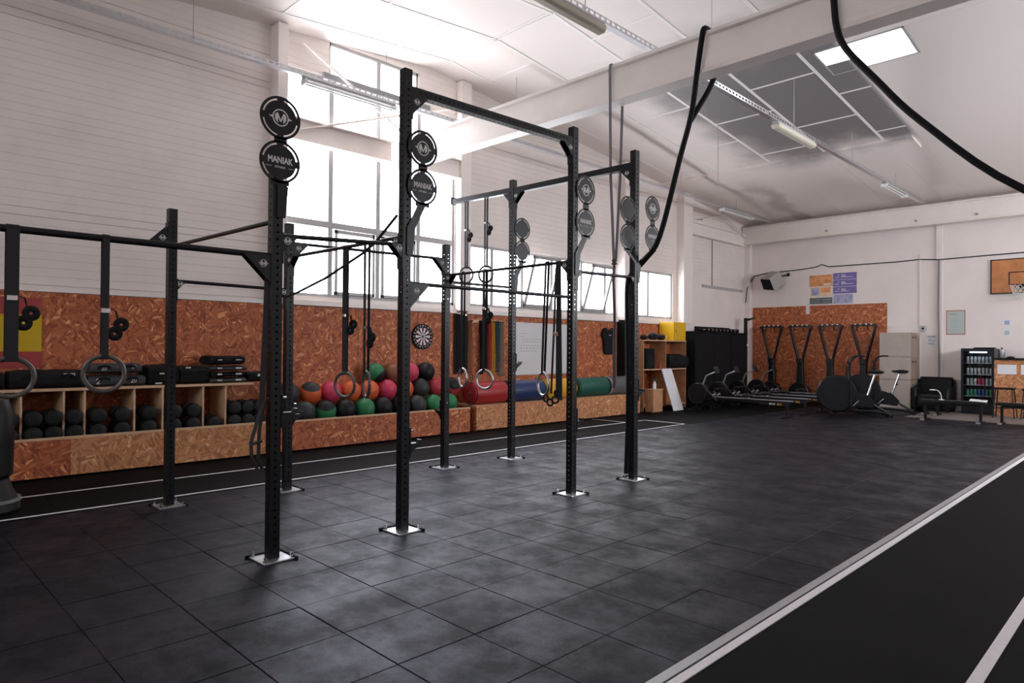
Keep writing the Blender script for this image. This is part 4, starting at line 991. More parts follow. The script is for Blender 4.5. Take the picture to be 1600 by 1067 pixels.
# bands on a rail
bands = [(8.35, .0, 'band_orange', 'brown-orange', 1.02), (8.62, 0, 'black_matte', 'wide black', 1.0), (8.73, 0, 'band_purple', 'dark purple', 1.05), (8.84, 0, 'band_red', 'red', 1.08), (8.93, 0, 'band_yellow', 'yellow', .98), (9.05, 0, 'band_teal', 'dark teal', 1.03), (9.17, 0, 'band_sage', 'sage green', .96)]
rl = thing('band_rail', 'wooden rail with pegs holding resistance bands between dartboard and whiteboard', 'rail', (XW+.05, 8.7, 1.98))
obj('rail_board', B().box(XW+.022, XW+.045, 8.3, 9.3, 1.96, 2.02), 'edge_wood', rl, bevel=.002)
for y, _, m_, nmx, zz in bands:
    obj('peg', B().cyl((XW+.03, y, 1.99), (XW+.17, y, 1.99), .012, 8), 'black_steel', rl)
    q = B()
    for k, (dy, dx) in enumerate(((-.03, .07), (-.01, .10), (.015, .08), (.035, .11))):
        q.ribbon(smoothp([(XW+dx, y, 2.006+.001*k), (XW+dx, y-.016, 1.99), (XW+dx, y-.02+dy*.3, 1.8), (XW+dx, y-.022+dy*.6, zz+.05), (XW+dx, y+dy*.6, zz+.01*k), (XW+dx, y+.022+dy*.6, zz+.05), (XW+dx, y+.02+dy*.3, 1.8), (XW+dx, y+.016, 1.99), (XW+dx, y, 2.0065+.001*k)], 3), (1, 0, 0), .018, .004)
    tag(obj('resistance_band', q, m_), nmx + ' resistance bands hanging in a bunch on the wall rail', 'resistance band', 'resistance bands on the wall rail')
# black weight belts left of bands
t_ = thing('weight_vest', 'long black straps hung on the wall left of the resistance bands', 'straps', (XW+.06, 8.15, 1.0), None)
q = B()
for k in range(5): q.ribbon([(XW+.05+.012*k, 8.03+.055*k, 2.12-.01*k), (XW+.05+.012*k, 8.03+.055*k, 1.6), (XW+.05+.012*k, 8.035+.055*k, 1.0+.03*(k % 2))], (0, 1, 0), .06, .008)
obj('strap', q, 'black_fabric', t_)
obj('wall_peg', B().cyl((XW+.02, 8.15, 2.09), (XW+.2, 8.15, 2.09), .014, 8), 'chrome', t_)
# whiteboard
t_ = thing('whiteboard', 'white writing board on the chipboard wall with faint notes', 'whiteboard', (XW+.05, 10.4, .95))
obj('panel', B().box(XW+.022, XW+.036, 9.5, 11.38, .96, 1.99), 'whiteboard', t_, bevel=.002)
q = B(); q.box(XW+.022, XW+.045, 9.48, 11.40, .94, .96); q.box(XW+.022, XW+.045, 9.48, 11.40, 1.99, 2.01); q.box(XW+.022, XW+.045, 9.46, 9.5, .94, 2.01); q.box(XW+.022, XW+.045, 11.38, 11.41, .94, 2.01)
obj('frame', q, 'alu', t_)
q = B()
for z, a, b_ in ((1.78, 9.75, 9.95), (1.72, 9.75, 9.88), (1.66, 9.8, 10.5), (1.61, 9.8, 10.45), (1.53, 9.75, 10.45), (1.48, 9.75, 10.4), (1.42, 9.75, 10.2)):
    y = a
    while y < b_: l_ = R.uniform(.03, .08); q.box(XW+.036, XW+.0365, y, y+l_, z, z+.012); y += l_+.03
obj('handwriting', q, 'ink_grey', t_)
# vest
t_ = thing('training_vest', 'black training vest on a peg on the chipboard wall', 'vest', (XW+.08, 12.66, 1.34))
q = B().prism([(12.50, 1.36), (12.86, 1.36), (12.88, 1.7), (12.96, 1.8), (12.86, 1.95), (12.76, 1.98), (12.70, 1.90), (12.62, 1.90), (12.56, 1.98), (12.46, 1.95), (12.40, 1.8), (12.47, 1.7)], 'x', XW+.03, XW+.09)
obj('body', q, 'black_fabric', t_, bevel=.015, smooth=True); mark(t_, 12.68, 1.8, .08, .015, XW+.09)
obj('wall_peg', B().cyl((XW+.01, 12.67, 1.93), (XW+.14, 12.67, 1.93), .012, 8), 'chrome', t_)

# ================================================================== FAR SHELF
fs_ = thing('storage_shelf', 'chipboard shelf unit beyond the foam rolls with a yellow cabinet on top', 'shelf', (-9.32, 14.4, 0))
for z in (.10, .98, 1.68): obj('shelf_board', B().box(-9.57, -9.10, 13.46, 15.37, z, z+.025), 'edge_wood', fs_)
for y in (13.46, 14.42, 15.35): obj('side_board', B().box(-9.57, -9.11, y, y+.02, .125 if y == 14.42 else 0.0, 1.0-.021), 'pine', fs_)
for y in (13.46, 14.42, 15.35): obj('side_board', B().box(-9.57, -9.11, y, y+.02, 1.006, 1.679), 'pine', fs_)
obj('back_board', B().box(-9.578, -9.571, 13.46, 15.37, .0, 1.7), 'osb', fs_)
t_ = thing('cabinet', 'bright yellow metal cabinet on top of the far shelf', 'cabinet', (-9.32, 15.08, 1.706))
obj('body', B().box(-9.55, -9.12, 14.80, 15.35, 1.706, 2.17), 'yellow_metal', t_, bevel=.004); obj('door', B().box(-9.118, -9.10, 14.82, 15.33, 1.72, 2.155), 'yellow_metal', t_, bevel=.003)
obj('handle', B().box(-9.10, -9.085, 14.85, 14.87, 1.9, 1.98), 'chrome', t_)
b_ = bag('long black duffel bag stuffed into the middle of the far shelf', 14.46, 15.33, 1.006, .38, x0=-9.5, x1=-8.98, name='duffel_bag'); del b_['group']
for i, (y, r, l_) in enumerate(((13.75, .07, 'small dark bundle at the left on the far shelf top'), (14.15, .10, 'larger dark bundle in the middle of the far shelf top'), (14.5, .085, 'dark bundle with a white tag beside the yellow cabinet'))):
    t_ = thing('knee_pad_bundle', l_, 'bundle', (-9.3, y, 1.706)); q = B().ball((-9.3, y, 1.706+r*.9), r, 16, 10, (1.2, 1.5, .9)); obj('body', q, 'black_fabric', t_, smooth=True)
    obj('strap', B().torus((-9.3, y, 1.706+r*.9), r*1.05, .008, 'y', 20, 6), 'grey_webbing', t_)
    if i == 2: obj('tag', B().box(-9.18, -9.175, 14.52, 14.56, 1.75, 1.81), 'paper', t_)
t_ = thing('loudspeaker', 'black box loudspeaker in the left bay of the far shelf', 'speaker', (-9.3, 13.8, 1.006)); obj('body', B().box(-9.5, -9.14, 13.6, 13.98, 1.006, 1.5), 'black_matte', t_, bevel=.006); obj('cone', B().cyl((-9.14, 13.79, 1.2), (-9.13, 13.79, 1.2), .13, 24), 'black_rubber', t_)
t_ = thing('cone_stack', 'small red cone beside the duffel bag on the far shelf', 'cone', (-9.2, 14.3, 1.006)); obj('cone', lathe([(.07, 0), (.07, .012), (.045, .014), (.01, .13)], (-9.2, 14.3, 1.006), 16), 'red_rubber', t_, smooth=True)
t_ = thing('chipboard_crate', 'small chipboard crate at the near end of the far shelf', 'crate', (-8.98, 13.68, 0)); obj('body', B().box(-9.08, -8.86, 13.5, 13.9, 0, .52), 'pine', t_, bevel=.003); obj('lid', B().box(-9.09, -8.85, 13.49, 13.91, .521, .54), 'edge_wood', t_)
t_ = thing('spray_bottle', 'spray bottle on the small chipboard crate', 'bottle', (-8.96, 13.7, .54)); obj('body', lathe([(.04, 0), (.042, .12), (.02, .16), (.015, .19)], (-8.96, 13.7, .54), 14), 'paper', t_, smooth=True); obj('trigger_head', B().box(-8.99, -8.91, 13.685, 13.715, .73, .77), 'green_rubber', t_)
me = B().box(-.012, .012, -.22, .22, 0, 1.06).mesh('panel', .002); me.transform(Matrix.Translation((-8.72, 14.38, .004)) @ Euler((0, -.335, 0)).to_matrix().to_4x4())
tag(obj('leaning_board', me, 'paper'), 'narrow white board leaning against the far shelf', 'board')

# ================================================================== BLACK CABINET WITH DUMBBELLS
t_ = thing('storage_rack', 'tall black storage rack against the left wall in the far corner', 'rack', (-9.3, 17.1, 0))
obj('side_panel', B().box(-9.58, -9.02, 15.66, 15.70, 0, 1.93), 'black_matte', t_); obj('side_panel', B().box(-9.58, -9.02, 18.5, 18.54, 0, 1.93), 'black_matte', t_)
obj('top', B().box(-9.58, -9.0, 15.64, 18.56, 1.931, 1.96), 'black_matte', t_)
for a in (15.71, 16.65, 17.59): obj('door', B().box(-9.04, -9.015, a, a+.92, .06, 1.92), 'black_matte', t_, bevel=.004)
obj('plinth', B().box(-9.57, -9.06, 15.7, 18.5, 0, .06), 'black_matte', t_)
obj('back_panel', B().box(-9.585, -9.56, 16.6, 18.56, 1.961, 2.12), 'black_matte', t_)
db = thing('dumbbell', 'black dumbbell with a chrome end on top of the tall black rack', 'dumbbell', (-9.22, 16.5, 1.961), 'row of dumbbells on the tall black rack')
q = B()
for s_ in (-1, 1): q.tube([(-9.22+s_*.05, 16.5, 2.016), (-9.22+s_*.13, 16.5, 2.016)], .055, 6)
obj('head', q, 'black_rubber', db); obj('handle', B().cyl((-9.27, 16.5, 2.016), (-9.17, 16.5, 2.016), .015, 10), 'chrome', db, smooth=True)
obj('end_cap', B().torus((-9.088, 16.5, 2.016), .026, .006, 'x', 14, 6), 'chrome', db, smooth=True)
nth = ['nearest', 'second from the near end', 'third from the near end', 'fourth from the near end', 'middle one', 'fourth from the far end', 'third from the far end', 'second from the far end', 'farthest']
for k in range(1, 9): dup(db, (-9.22, 16.5+.21*k, 1.961), 0, 'chrome-ended black dumbbell on top of the tall black rack, '+nth[k])
db['label'] = 'chrome-ended black dumbbell on top of the tall black rack, nearest to the camera'
t_ = thing('squat_stand', 'black squat stand post with a hook in the far left corner', 'squat stand', (-9.25, 18.9, 0))
q = B().box(-9.29, -9.21, 18.91, 18.99, .02, 2.42); obj('upright', q, 'black_steel', t_, bevel=.003); obj('foot', B().box(-9.5, -9.0, 18.9, 19.0, 0, .04).box(-9.29, -9.21, 18.62, 19.2, .0, .041), 'black_steel', t_)
obj('hook', B().prism([(-9.21, 2.33), (-8.95, 2.40), (-8.94, 2.43), (-9.21, 2.40)], 'y', 18.92, 18.98), 'black_steel', t_)
obj('safety_pin', B().cyl((-9.21, 18.93, 1.62), (-9.16, 18.9, 1.62), .03, 10), 'paper', t_)

# ================================================================== ROWERS
def rower():
    t_ = thing('rowing_machine', 'rower', 'rowing machine', (0, 0, 0), 'rowing machines in a row')
    # flywheel at -X end, rail to +X; origin at the rear (right) foot
    obj('monorail', B().box(-1.75, .10, -.025, .025, .30, .36), 'black_steel', t_, bevel=.004)
    obj('rail_top', B().box(-1.75, .08, -.027, .027, .361, .378), 'alu', t_)
    q = B().box(-.02, .02, -.015, .015, .02, .30); q.box(-.03, .03, -.25, .25, 0, .03); obj('rear_leg', q, 'black_steel', t_, bevel=.003)
    obj('end_plate', B().box(-.62, .06, -.028, -.026, .26, .31), 'black_steel', t_)
    q = B(); n = 32; 
    q.tube([(-2.15, -.07, .42), (-2.15, .07, .42)], .26, n); obj('flywheel_cage', q, 'black_plastic', t_, bevel=.015, smooth=True)
    q = B()
    for k in range(4): q.torus((-2.15, -.072, .42), .06+.05*k, .004, 'y', 28, 5)
    obj('vent_ring', q, 'black_rubber', t_)
    obj('front_frame', B().tube([(-2.25, 0, .04), (-2.1, 0, .2), (-1.75, 0, .33)], .03, 8), 'black_steel', t_, smooth=True)
    obj('front_foot', B().box(-2.3, -2.22, -.3, .3, 0, .06), 'black_steel', t_, bevel=.01)
    for s_ in (-1, 1):
        me = B().box(-.15, .15, -.05, .05, 0, .02).mesh('foot_plate', .004); me.transform(Matrix.Translation((-1.72, s_*.12, .38)) @ Euler((0, .75, 0)).to_matrix().to_4x4()); fp = obj('foot_plate', me, 'black_plastic', t_)
        obj('foot_strap', B().ribbon([(-1.69, s_*.12-.06, .40), (-1.65, s_*.12, .45), (-1.69, s_*.12+.06, .40)], (.7, 0, -.7), .04, .004), 'grey_webbing', fp)
    q = B(); q.ball((-.95, 0, .44), .17, 18, 10, (.85, 1, .28)); obj('seat', q, 'black_plastic', t_, smooth=True)
    obj('seat_carriage', B().box(-1.02, -.88, -.05, .05, .37, .41), 'alu', t_)
    obj('handle', B().cyl((-1.62, -.24, .56), (-1.62, .24, .56), .016, 10), 'black_rubber', t_, smooth=True)
    ma = B().tube([(-2.05, 0, .60), (-1.95, 0, .85), (-1.72, 0, .95)], .02, 8); ma = obj('monitor_arm', ma, 'alu', t_, smooth=True)
    obj('monitor', B().obox((-1.68, 0, 1.0), (.03, .2, .17), (0, -.3, 0)), 'black_plastic', ma, bevel=.005)
    text('lettering', 'ROW', .055, 'white_print', t_, (-.32, -.030, .286), FY, .0006); text('lettering', 'ERG', .055, 'band_yellow', t_, (-.16, -.030, .286), FY, .0006)
    return t_
r0 = rower(); r0.location = (-6.21, 14.69, 0); r0['label'] = 'nearest rowing machine of the row, lettering on its rail end'
dup(r0, (-6.23, 15.72, 0), 0, 'rowing machine directly behind the nearest one'); dup(r0, (-6.23, 16.75, 0), 0, 'third rowing machine from the front of the row'); dup(r0, (-6.2, 17.8, 0), 0, 'rearmost rowing machine, before the ski machines')

# ================================================================== SKI MACHINES
def ski():
    t_ = thing('ski_machine', 's', 'ski machine', (0, 0, 0), 'ski machines against the far wall')
    obj('flywheel_cage', B().tube([(0, -.10, .30), (0, .08, .30)], .28, 32), 'black_plastic', t_, bevel=.02, smooth=True)
    q = B()
    for k in range(4): q.torus((0, -.104, .30), .06+.055*k, .004, 'y', 28, 5)
    obj('vent_ring', q, 'black_rubber', t_); obj('hub', B().cyl((0, -.10, .30), (0, -.115, .30), .03, 12), 'mid_grey', t_)
    obj('column', B().prism([(-.10, .5), (.10, .5), (.075, 1.05), (.085, 1.24), (-.085, 1.24), (-.075, 1.05)], 'y', .0, .14), 'black_plastic', t_, bevel=.01)
    for s_ in (-1, 1):
        obj('arm', B().tube([(s_*.035, .07, 1.12), (s_*.29, .05, 2.12)], .036, 10), 'black_steel', t_, smooth=True)
        obj('pulley', B().cyl((s_*.30, -.02, 2.14), (s_*.30, .10, 2.14), .035, 14), 'black_plastic', t_, smooth=True)
        obj('cord', B().cyl((s_*.27, -.0, 2.12), (s_*.14, -.05, 2.02+.0), .004, 6), 'black_matte', t_)
        obj('handle', B().cyl((s_*.13, -.06, 2.02), (s_*.13, -.06, 2.16), .017, 8), 'black_rubber', t_, smooth=True)
    obj('cross_bar', B().box(-.30, .30, .03, .10, 2.14, 2.20), 'black_steel', t_, bevel=.01)
    q = B()
    for x in (-.2, -.07, .07, .2): q.cyl((x, -.01, 2.19), (x, .03, 2.19), .017, 10)
    obj('bolt_cap', q, 'paper', t_)
    obj('monitor', B().box(-.08, .08, -.06, .0, 1.12, 1.25), 'black_plastic', t_, bevel=.006)
    obj('base', B().box(-.30, .30, -.15, .25, 0, .03), 'black_matte', t_, bevel=.005)
    return t_
s0 = ski(); s0.location = (-8.63, 19.28, 0); s0['label'] = 'ski machine at the left end of the chipboard panel'
dup(s0, (-7.80, 19.28, 0), 0, 'second ski machine from the left, its fan in plain view'); dup(s0, (-6.98, 19.28, 0), 0, 'third ski machine, just left of the air bikes'); dup(s0, (-6.12, 19.28, 0), 0, 'ski machine at the right end, behind the air bikes')

# ================================================================== AIR BIKES
def bike():
    t_ = thing('air_bike', 'b', 'exercise bike', (0, 0, 0), 'exercise bikes before the ski machines')
    # fan at -X, saddle at +X, length about 1.2 m
    obj('fan_cage', B().tube([(-.46, -.09, .50), (-.46, .09, .50)], .42, 36), 'black_plastic', t_, bevel=.02, smooth=True)
    q = B()
    for k in range(5):
        for s_ in (-.094, .094): q.torus((-.46, s_, .50), .07+.075*k, .004, 'y', 30, 5)
    obj('fan_grille', q, 'black_rubber', t_)
    obj('chain_guard', B().prism([(-.3, .25), (.28, .18), (.34, .30), (.2, .46), (-.3, .62)], 'y', -.055, .055), 'black_steel', t_, bevel=.01)
    q = B().tube([(-.55, 0, .06), (-.2, 0, .12), (.3, 0, .10), (.62, 0, .06)], .03, 8); q.tube([(.62, 0, .06), (.30, 0, .26), (.15, 0, .5)], .026, 8)
    obj('main_frame', q, 'black_steel', t_, smooth=True)
    obj('front_foot', B().box(-.60, -.52, -.28, .28, 0, .06), 'black_steel', t_, bevel=.01); obj('rear_foot', B().box(.58, .66, -.28, .28, 0, .06), 'black_steel', t_, bevel=.01)
    obj('seat_post', B().tube([(.18, 0, .45), (.33, 0, .93)], .028, 10), 'chrome', t_, smooth=True)
    obj('seat_slider', B().box(.22, .50, -.02, .02, .93, .96), 'chrome', t_)
    q = B(); q.ball((.38, 0, 1.0), .14, 18, 10, (1.05, .75, .32)); q.ball((.26, 0, 1.0), .08, 14, 8, (1.2, .5, .35)); obj('saddle', q, 'leather', t_, smooth=True)
    q = B()
    obj('adjust_knob', B().cyl((.28, -.03, .70), (.28, -.09, .70), .025, 10), 'black_rubber', t_)
    for s_ in (-1, 1):
        obj('arm_lever', B().tube(smoothp([(-.18, s_*.12, .22), (-.18, s_*.16, .7), (-.20, s_*.2, 1.15), (-.10, s_*.24, 1.34), (.10, s_*.25, 1.36)], 3), .017, 8), 'black_steel', t_, smooth=True)
        a = obj('crank', B().tube([(0, s_*.07, .34), (s_*.12, s_*.09, .22)], .013, 8), 'chrome', t_, smooth=True)
        obj('pedal', B().box(s_*.12-.05, s_*.12+.05, s_*.15-.05, s_*.15+.05, .205, .23), 'black_rubber', t_, bevel=.004)
    q = B().tube([(-.26, 0, .72), (-.22, 0, 1.12)], .03, 8); mo = obj('monitor_arm', q, 'black_steel', t_, smooth=True); obj('monitor', B().obox((-.2, 0, 1.18), (.03, .2, .15), (0, -.4, 0)), 'black_plastic', mo, bevel=.005)
    return t_
b0 = bike(); b0.location = (-5.35, 16.55, 0); b0.rotation_euler = (0, 0, .42); b0['label'] = 'nearest exercise bike, its large fan before the ski machines'
dup(b0, (-5.15, 17.65, 0), .3, 'exercise bike behind the nearest one, saddle before the stacked boxes')

# ================================================================== PLYO BOXES
for z0, h, lb in ((0, .755, 'bottom'), (.763, .57, 'middle'), (1.341, .61, 'top')):
    t_ = thing('jump_box', 'beige plywood jump box with round grip holes, %s of the stack of three' % lb, 'box', (-5.2, 19.15, z0), 'stacked jump boxes')
    obj('front_panel', B().box(-5.61, -4.90, 18.90, 18.92, z0, z0+h), 'beige_box', t_, bevel=.007)
    q = B().box(-5.61, -5.59, 18.921, 19.5, z0, z0+h); q.box(-5.59, -4.92, 19.48, 19.5, z0, z0+h); q.box(-5.59, -4.92, 18.921, 19.48, z0+h-.02, z0+h); q.box(-5.59, -4.92, 18.921, 19.48, z0, z0+.02)
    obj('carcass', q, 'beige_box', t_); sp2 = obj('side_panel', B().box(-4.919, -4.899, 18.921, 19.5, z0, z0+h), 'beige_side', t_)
    for y in (19.1, 19.32): obj('grip_hole', B().cyl((-4.90, y, z0+h-.12), (-4.896, y, z0+h-.12), .035, 14), 'black_matte', sp2)

# ================================================================== SEATING, FRIDGE, DESK
t_ = thing('armchair', 'low black leather armchair against the far wall', 'armchair', (-4.48, 19.2, 0))
obj('back', B().box(-4.87, -4.06, 19.38, 19.6, .1, .84), 'leather', t_, bevel=.06, seg=3, smooth=True); obj('seat', B().box(-4.78, -4.20, 18.85, 19.37, .12, .42), 'leather', t_, bevel=.05, seg=3, smooth=True)
for x in (-4.88, -4.19): obj('armrest', B().box(x, x+.14, 18.85, 19.5, .05, .62), 'leather', t_, bevel=.05, seg=3, smooth=True)
for x, y in ((-4.81, 18.9), (-4.12, 18.9), (-4.81, 19.5), (-4.12, 19.5)): obj('leg', B().box(x-.025, x+.025, y-.025, y+.025, 0, .08), 'black_matte', t_)
def bench(x0, x1, y, label, z=.45, d=.30):
    t_ = thing('weight_bench', label, 'bench', ((x0+x1)/2, y, 0), 'flat benches before the far wall')
    obj('pad', B().box(x0, x1, y-d/2, y+d/2, z-.06, z), 'leather', t_, bevel=.015, seg=2, smooth=True)
    q = B().box(x0+.08, x1-.08, y-.025, y+.025, z-.11, z-.061)
    obj('spine', q, 'black_steel', t_)
    for x in (x0+.10, x1-.10):
        obj('leg', B().box(x-.025, x+.025, y-.025, y+.025, .04, z-.111).box(x-.03, x+.03, y-.25, y+.25, 0, .04), 'black_steel', t_, bevel=.003)
        obj('end_foot', B().cyl((x-.035, y-.25, .025), (x+.035, y-.25, .025), .024, 10), 'mid_grey', t_)
    return t_
bench(-4.12, -2.92, 16.62, 'flat black bench before the armchair and fridge'); bench(-2.80, -1.60, 16.85, 'flat black bench at the right edge'); bench(-4.45, -4.0, 18.0, 'short dark bench behind, below the jump boxes', .46)
t_ = thing('clipboard', 'white sheet board lying on the right end of the bench', 'clipboard', (-3.05, 16.6, .451)); obj('board', B().obox((-3.06, 16.62, .475), (.30, .24, .006), (.12, .05, .1)), 'paper', t_); obj('clip', B().obox((-3.0, 16.70, .495), (.08, .03, .012), (.12, .05, .1)), 'black_steel', t_)
t_ = thing('desk_lamp', 'small white curved desk lamp before the black armchair', 'lamp', (-3.75, 16.62, .451)); obj('stem', B().tube(smoothp([(-3.72, 16.62, .46), (-3.73, 16.62, .56), (-3.78, 16.62, .64), (-3.85, 16.62, .66)]), .009, 8), 'paper', t_, smooth=True); obj('head', B().ball((-3.88, 16.62, .655), .06, 16, 8, (1.1, 1, .25)), 'paper', t_, smooth=True); obj('base', B().cyl((-3.72, 16.62, .451), (-3.72, 16.62, .462), .05, 16), 'paper', t_)
f_ = thing('drinks_fridge', 'black glass-door drinks fridge, lit inside, beside the desk', 'fridge', (-3.53, 19.35, 0))
q = B(); q.box(-3.86, -3.82, 19.08, 19.62, 0, 1.56); q.box(-3.24, -3.20, 19.08, 19.62, 0, 1.56); q.box(-3.82, -3.24, 19.58, 19.62, 0, 1.56); q.box(-3.82, -3.24, 19.08, 19.58, 1.50, 1.56); q.box(-3.82, -3.24, 19.08, 19.58, 0, .22)
obj('cabinet', q, 'black_plastic', f_)
q = B(); q.box(-3.86, -3.81, 19.04, 19.075, .22, 1.55); q.box(-3.25, -3.20, 19.04, 19.075, .22, 1.55); q.box(-3.81, -3.25, 19.04, 19.075, 1.49, 1.55); q.box(-3.81, -3.25, 19.04, 19.075, .22, .27)
d_ = obj('door', q, 'black_plastic', f_); obj('pane', B().box(-3.81, -3.25, 19.055, 19.06, .27, 1.49), 'glass', d_)
obj('light_strip', B().box(-3.70, -3.36, 19.12, 19.16, 1.455, 1.485), 'fridge_light', f_)
for z in (.42, .68, .93, 1.20): obj('shelf', B().box(-3.82, -3.24, 19.12, 19.57, z, z+.01), 'alu', f_)
cans = {1.21: ['can_silver']*7, .94: ['can_silver']*7, .69: ['can_silver', 'can_silver', 'can_silver', 'can_red', 'can_red', 'can_silver', 'can_silver'], .43: ['can_green', 'can_green', 'can_green', 'can_blue', 'can_blue', 'can_green', 'can_green']}
ord_ = {1.21: 'top', .94: 'second', .69: 'third', .43: 'bottom'}
for z, cl in cans.items():
    for k, m_ in enumerate(cl):
        col = {'can_silver': 'silver', 'can_red': 'red', 'can_blue': 'blue', 'can_green': 'green'}[m_]
        t_ = thing('drink_can', '%s drink can on the %s shelf of the lit fridge, %s' % (col, ord_[z], ['at the left end', 'second from the left', 'third from the left', 'in the middle', 'third from the right', 'second from the right', 'at the right end'][k]), 'can', (-3.75+k*.077, 19.2, z+.001), '%s cans on the %s fridge shelf' % (col, ord_[z]))
        obj('body', lathe([(.026, 0), (.031, .01), (.031, .14), (.024, .155)], (-3.75+k*.077, 19.2, z+.001), 14), m_, t_, smooth=True)
t_ = thing('metal_canister', 'grey metal canister on the desk beside the fridge', 'canister', (-3.08, 19.2, 1.34)); obj('body', lathe([(.06, 0), (.065, .01), (.065, .2), (.05, .21)], (-3.08, 19.2, 1.34), 18), 'alu', t_, smooth=True); obj('lid_knob', B().cyl((-3.08, 19.2, 1.55), (-3.08, 19.2, 1.58), .02, 10), 'black_matte', t_)
t_ = thing('folded_cap', 'black cap lying on the desk corner', 'cap', (-2.9, 19.1, 1.34)); obj('crown', B().ball((-2.9, 19.1, 1.34), .08, 16, 8, (1.1, 1, .55)), 'black_fabric', t_, smooth=True); obj('brim', B().box(-2.98, -2.82, 18.98, 19.05, 1.341, 1.349), 'black_fabric', t_)
t_ = thing('black_tray', 'thin black tray on top of the drinks fridge', 'tray', (-3.4, 19.3, 1.561)); obj('tray', B().box(-3.62, -3.24, 19.12, 19.5, 1.561, 1.585), 'black_matte', t_, bevel=.006)
dk = thing('reception_desk', 'chipboard reception desk with a black top at the right edge', 'desk', (-2.1, 19.2, 0))
obj('front_panel', B().box(-3.18, -1.0, 18.92, 18.94, .0, 1.305), 'osb_pale', dk, bevel=.002); obj('side_panel', B().box(-3.18, -3.16, 18.941, 19.6, 0, 1.305), 'osb', dk); obj('side_panel', B().box(-1.02, -1.0, 18.941, 19.6, 0, 1.305), 'osb', dk); obj('counter', B().box(-3.2, -.98, 18.86, 19.65, 1.306, 1.338), 'black_matte', dk)
for x in (-3.12, -2.68): tag(obj('notice_sheet', B().box(x, x+.36, 18.914, 18.919, .97, 1.19), 'paper'), 'white notice sheet on the desk front, %s' % ('next to the fridge' if x < -3 else 'cut by the right edge'), 'sheet')
def stool(x, y, label):
    t_ = thing('bar_stool', label, 'stool', (x, y, 0), 'dark stools before the desk')
    obj('seat', B().box(x-.19, x+.19, y-.17, y+.17, .64, .675), 'black_matte', t_, bevel=.01)
    for sx_, sy_ in ((-1,-1), (1,-1), (1,1), (-1,1)): obj('leg', B().cyl((x+sx_*.15, y+sy_*.13, .64), (x+sx_*.20, y+sy_*.18, 0), .013, 8), 'black_steel', t_, smooth=True)
    q = B()
    for a, b_ in (((-1,-1), (1,-1)), ((1,-1), (1,1)), ((1,1), (-1,1)), ((-1,1), (-1,-1))): q.cyl((x+a[0]*.183, y+a[1]*.163, .22), (x+b_[0]*.183, y+b_[1]*.163, .22), .008, 6)
    obj('foot_rail', q, 'black_steel', t_)
stool(-2.92, 18.55, 'dark bar stool nearest the fridge'); stool(-2.40, 18.5, 'dark bar stool cut by the right edge')

# ================================================================== FAR WALL ITEMS
YW = YF-.004
def sheet(label, x0, x1, z0, z1, mat, cat='poster', th=.006, name='poster', y=None):
    y = YF if y is None else y
    t_ = thing(name, label, cat, ((x0+x1)/2, y-.01, z0)); obj('sheet', B().box(x0, x1, y-th, y-.0005, z0, z1), mat, t_); return t_
t_ = sheet('orange banner poster, topmost of the left poster column', -7.69, -7.06, 3.30, 3.62, 'poster_orange'); obj('title_band', B().box(-7.3, -7.08, YF-.0075, YF-.006, 3.32, 3.38), 'poster_cream', t_)
t_ = sheet('cream and orange poster below the orange banner', -7.66, -7.08, 3.01, 3.28, 'poster_cream'); obj('picture', B().box(-7.63, -7.42, YF-.0075, YF-.006, 3.05, 3.25), 'poster_lilac', t_); obj('picture', B().box(-7.38, -7.12, YF-.0075, YF-.006, 3.12, 3.26), 'poster_orange', t_)
t_ = sheet('dark grey poster, lowest of the left column, above the chipboard', -7.68, -7.06, 2.80, 2.98, 'poster_slate')
q = B()
for k in range(3): q.box(-7.64, -7.40, YF-.0075, YF-.006, 2.84+.04*k, 2.855+.04*k)
q.box(-7.33, -7.09, YF-.0075, YF-.006, 2.83, 2.85); q.box(-7.33, -7.09, YF-.0075, YF-.006, 2.90, 2.93); obj('lettering', q, 'mid_grey', t_)
for z0, l_ in ((3.46, 'topmost'), (3.265, 'middle'), (3.07, 'lowest')):
    t_ = sheet('purple banner with white lettering, %s of three' % l_, -7.04, -6.42, z0, z0+.185, 'poster_purple'); q = B()
    for z, a, b_ in ((z0+.12, -6.92, -6.87), (z0+.12, -6.82, -6.72), (z0+.06, -7.0, -6.88), (z0+.06, -6.83, -6.62 + .1*(z0 > 3.2)), (z0+.09, -6.82, -6.7)): q.box(a, b_, YF-.0072, YF-.006, z, z+.014)
    obj('lettering', q, 'paper', t_)
sheet('pale lilac poster below the purple banners', -7.03, -6.52, 2.79, 3.05, 'poster_lilac')
t_ = sheet('framed notice sheet with a reddish border right of the pillar', -4.31, -3.90, 1.90, 2.51, 'terracotta_frame', 'notice'); obj('page', B().box(-4.29, -3.92, YF-.0075, YF-.006, 1.925, 2.485), 'sage', t_)
q = B().box(-4.23, -4.08, YF-.0085, YF-.0075, 2.40, 2.425)
for k in range(8): q.box(-4.22, -4.05+.02*(k % 3), YF-.0085, YF-.0075, 2.30-.045*k, 2.305-.045*k)
obj('lettering', q, 'ink_grey', t_)
t_ = sheet('small paper notice beside the jump boxes', -4.74, -4.52, 1.62, 1.90, 'paper', 'notice'); q = B()
for z, a, b_ in ((1.86, -4.72, -4.53), (1.84, -4.72, -4.55), (1.78, -4.70, -4.62), (1.74, -4.71, -4.55), (1.68, -4.72, -4.58), (1.655, -4.70, -4.56)): q.box(a, b_, YF-.0075, YF-.006, z, z+.012)
obj('lettering', q, 'ink_grey', t_)
t_ = sheet('pale sheets of paper on the wall above the desk, left of the hoop net', -3.14, -2.98, 2.10, 2.26, 'paper', 'notice'); obj('print', B().box(-3.11, -3.01, YF-.0075, YF-.006, 2.13, 2.23), 'poster_lilac', t_)
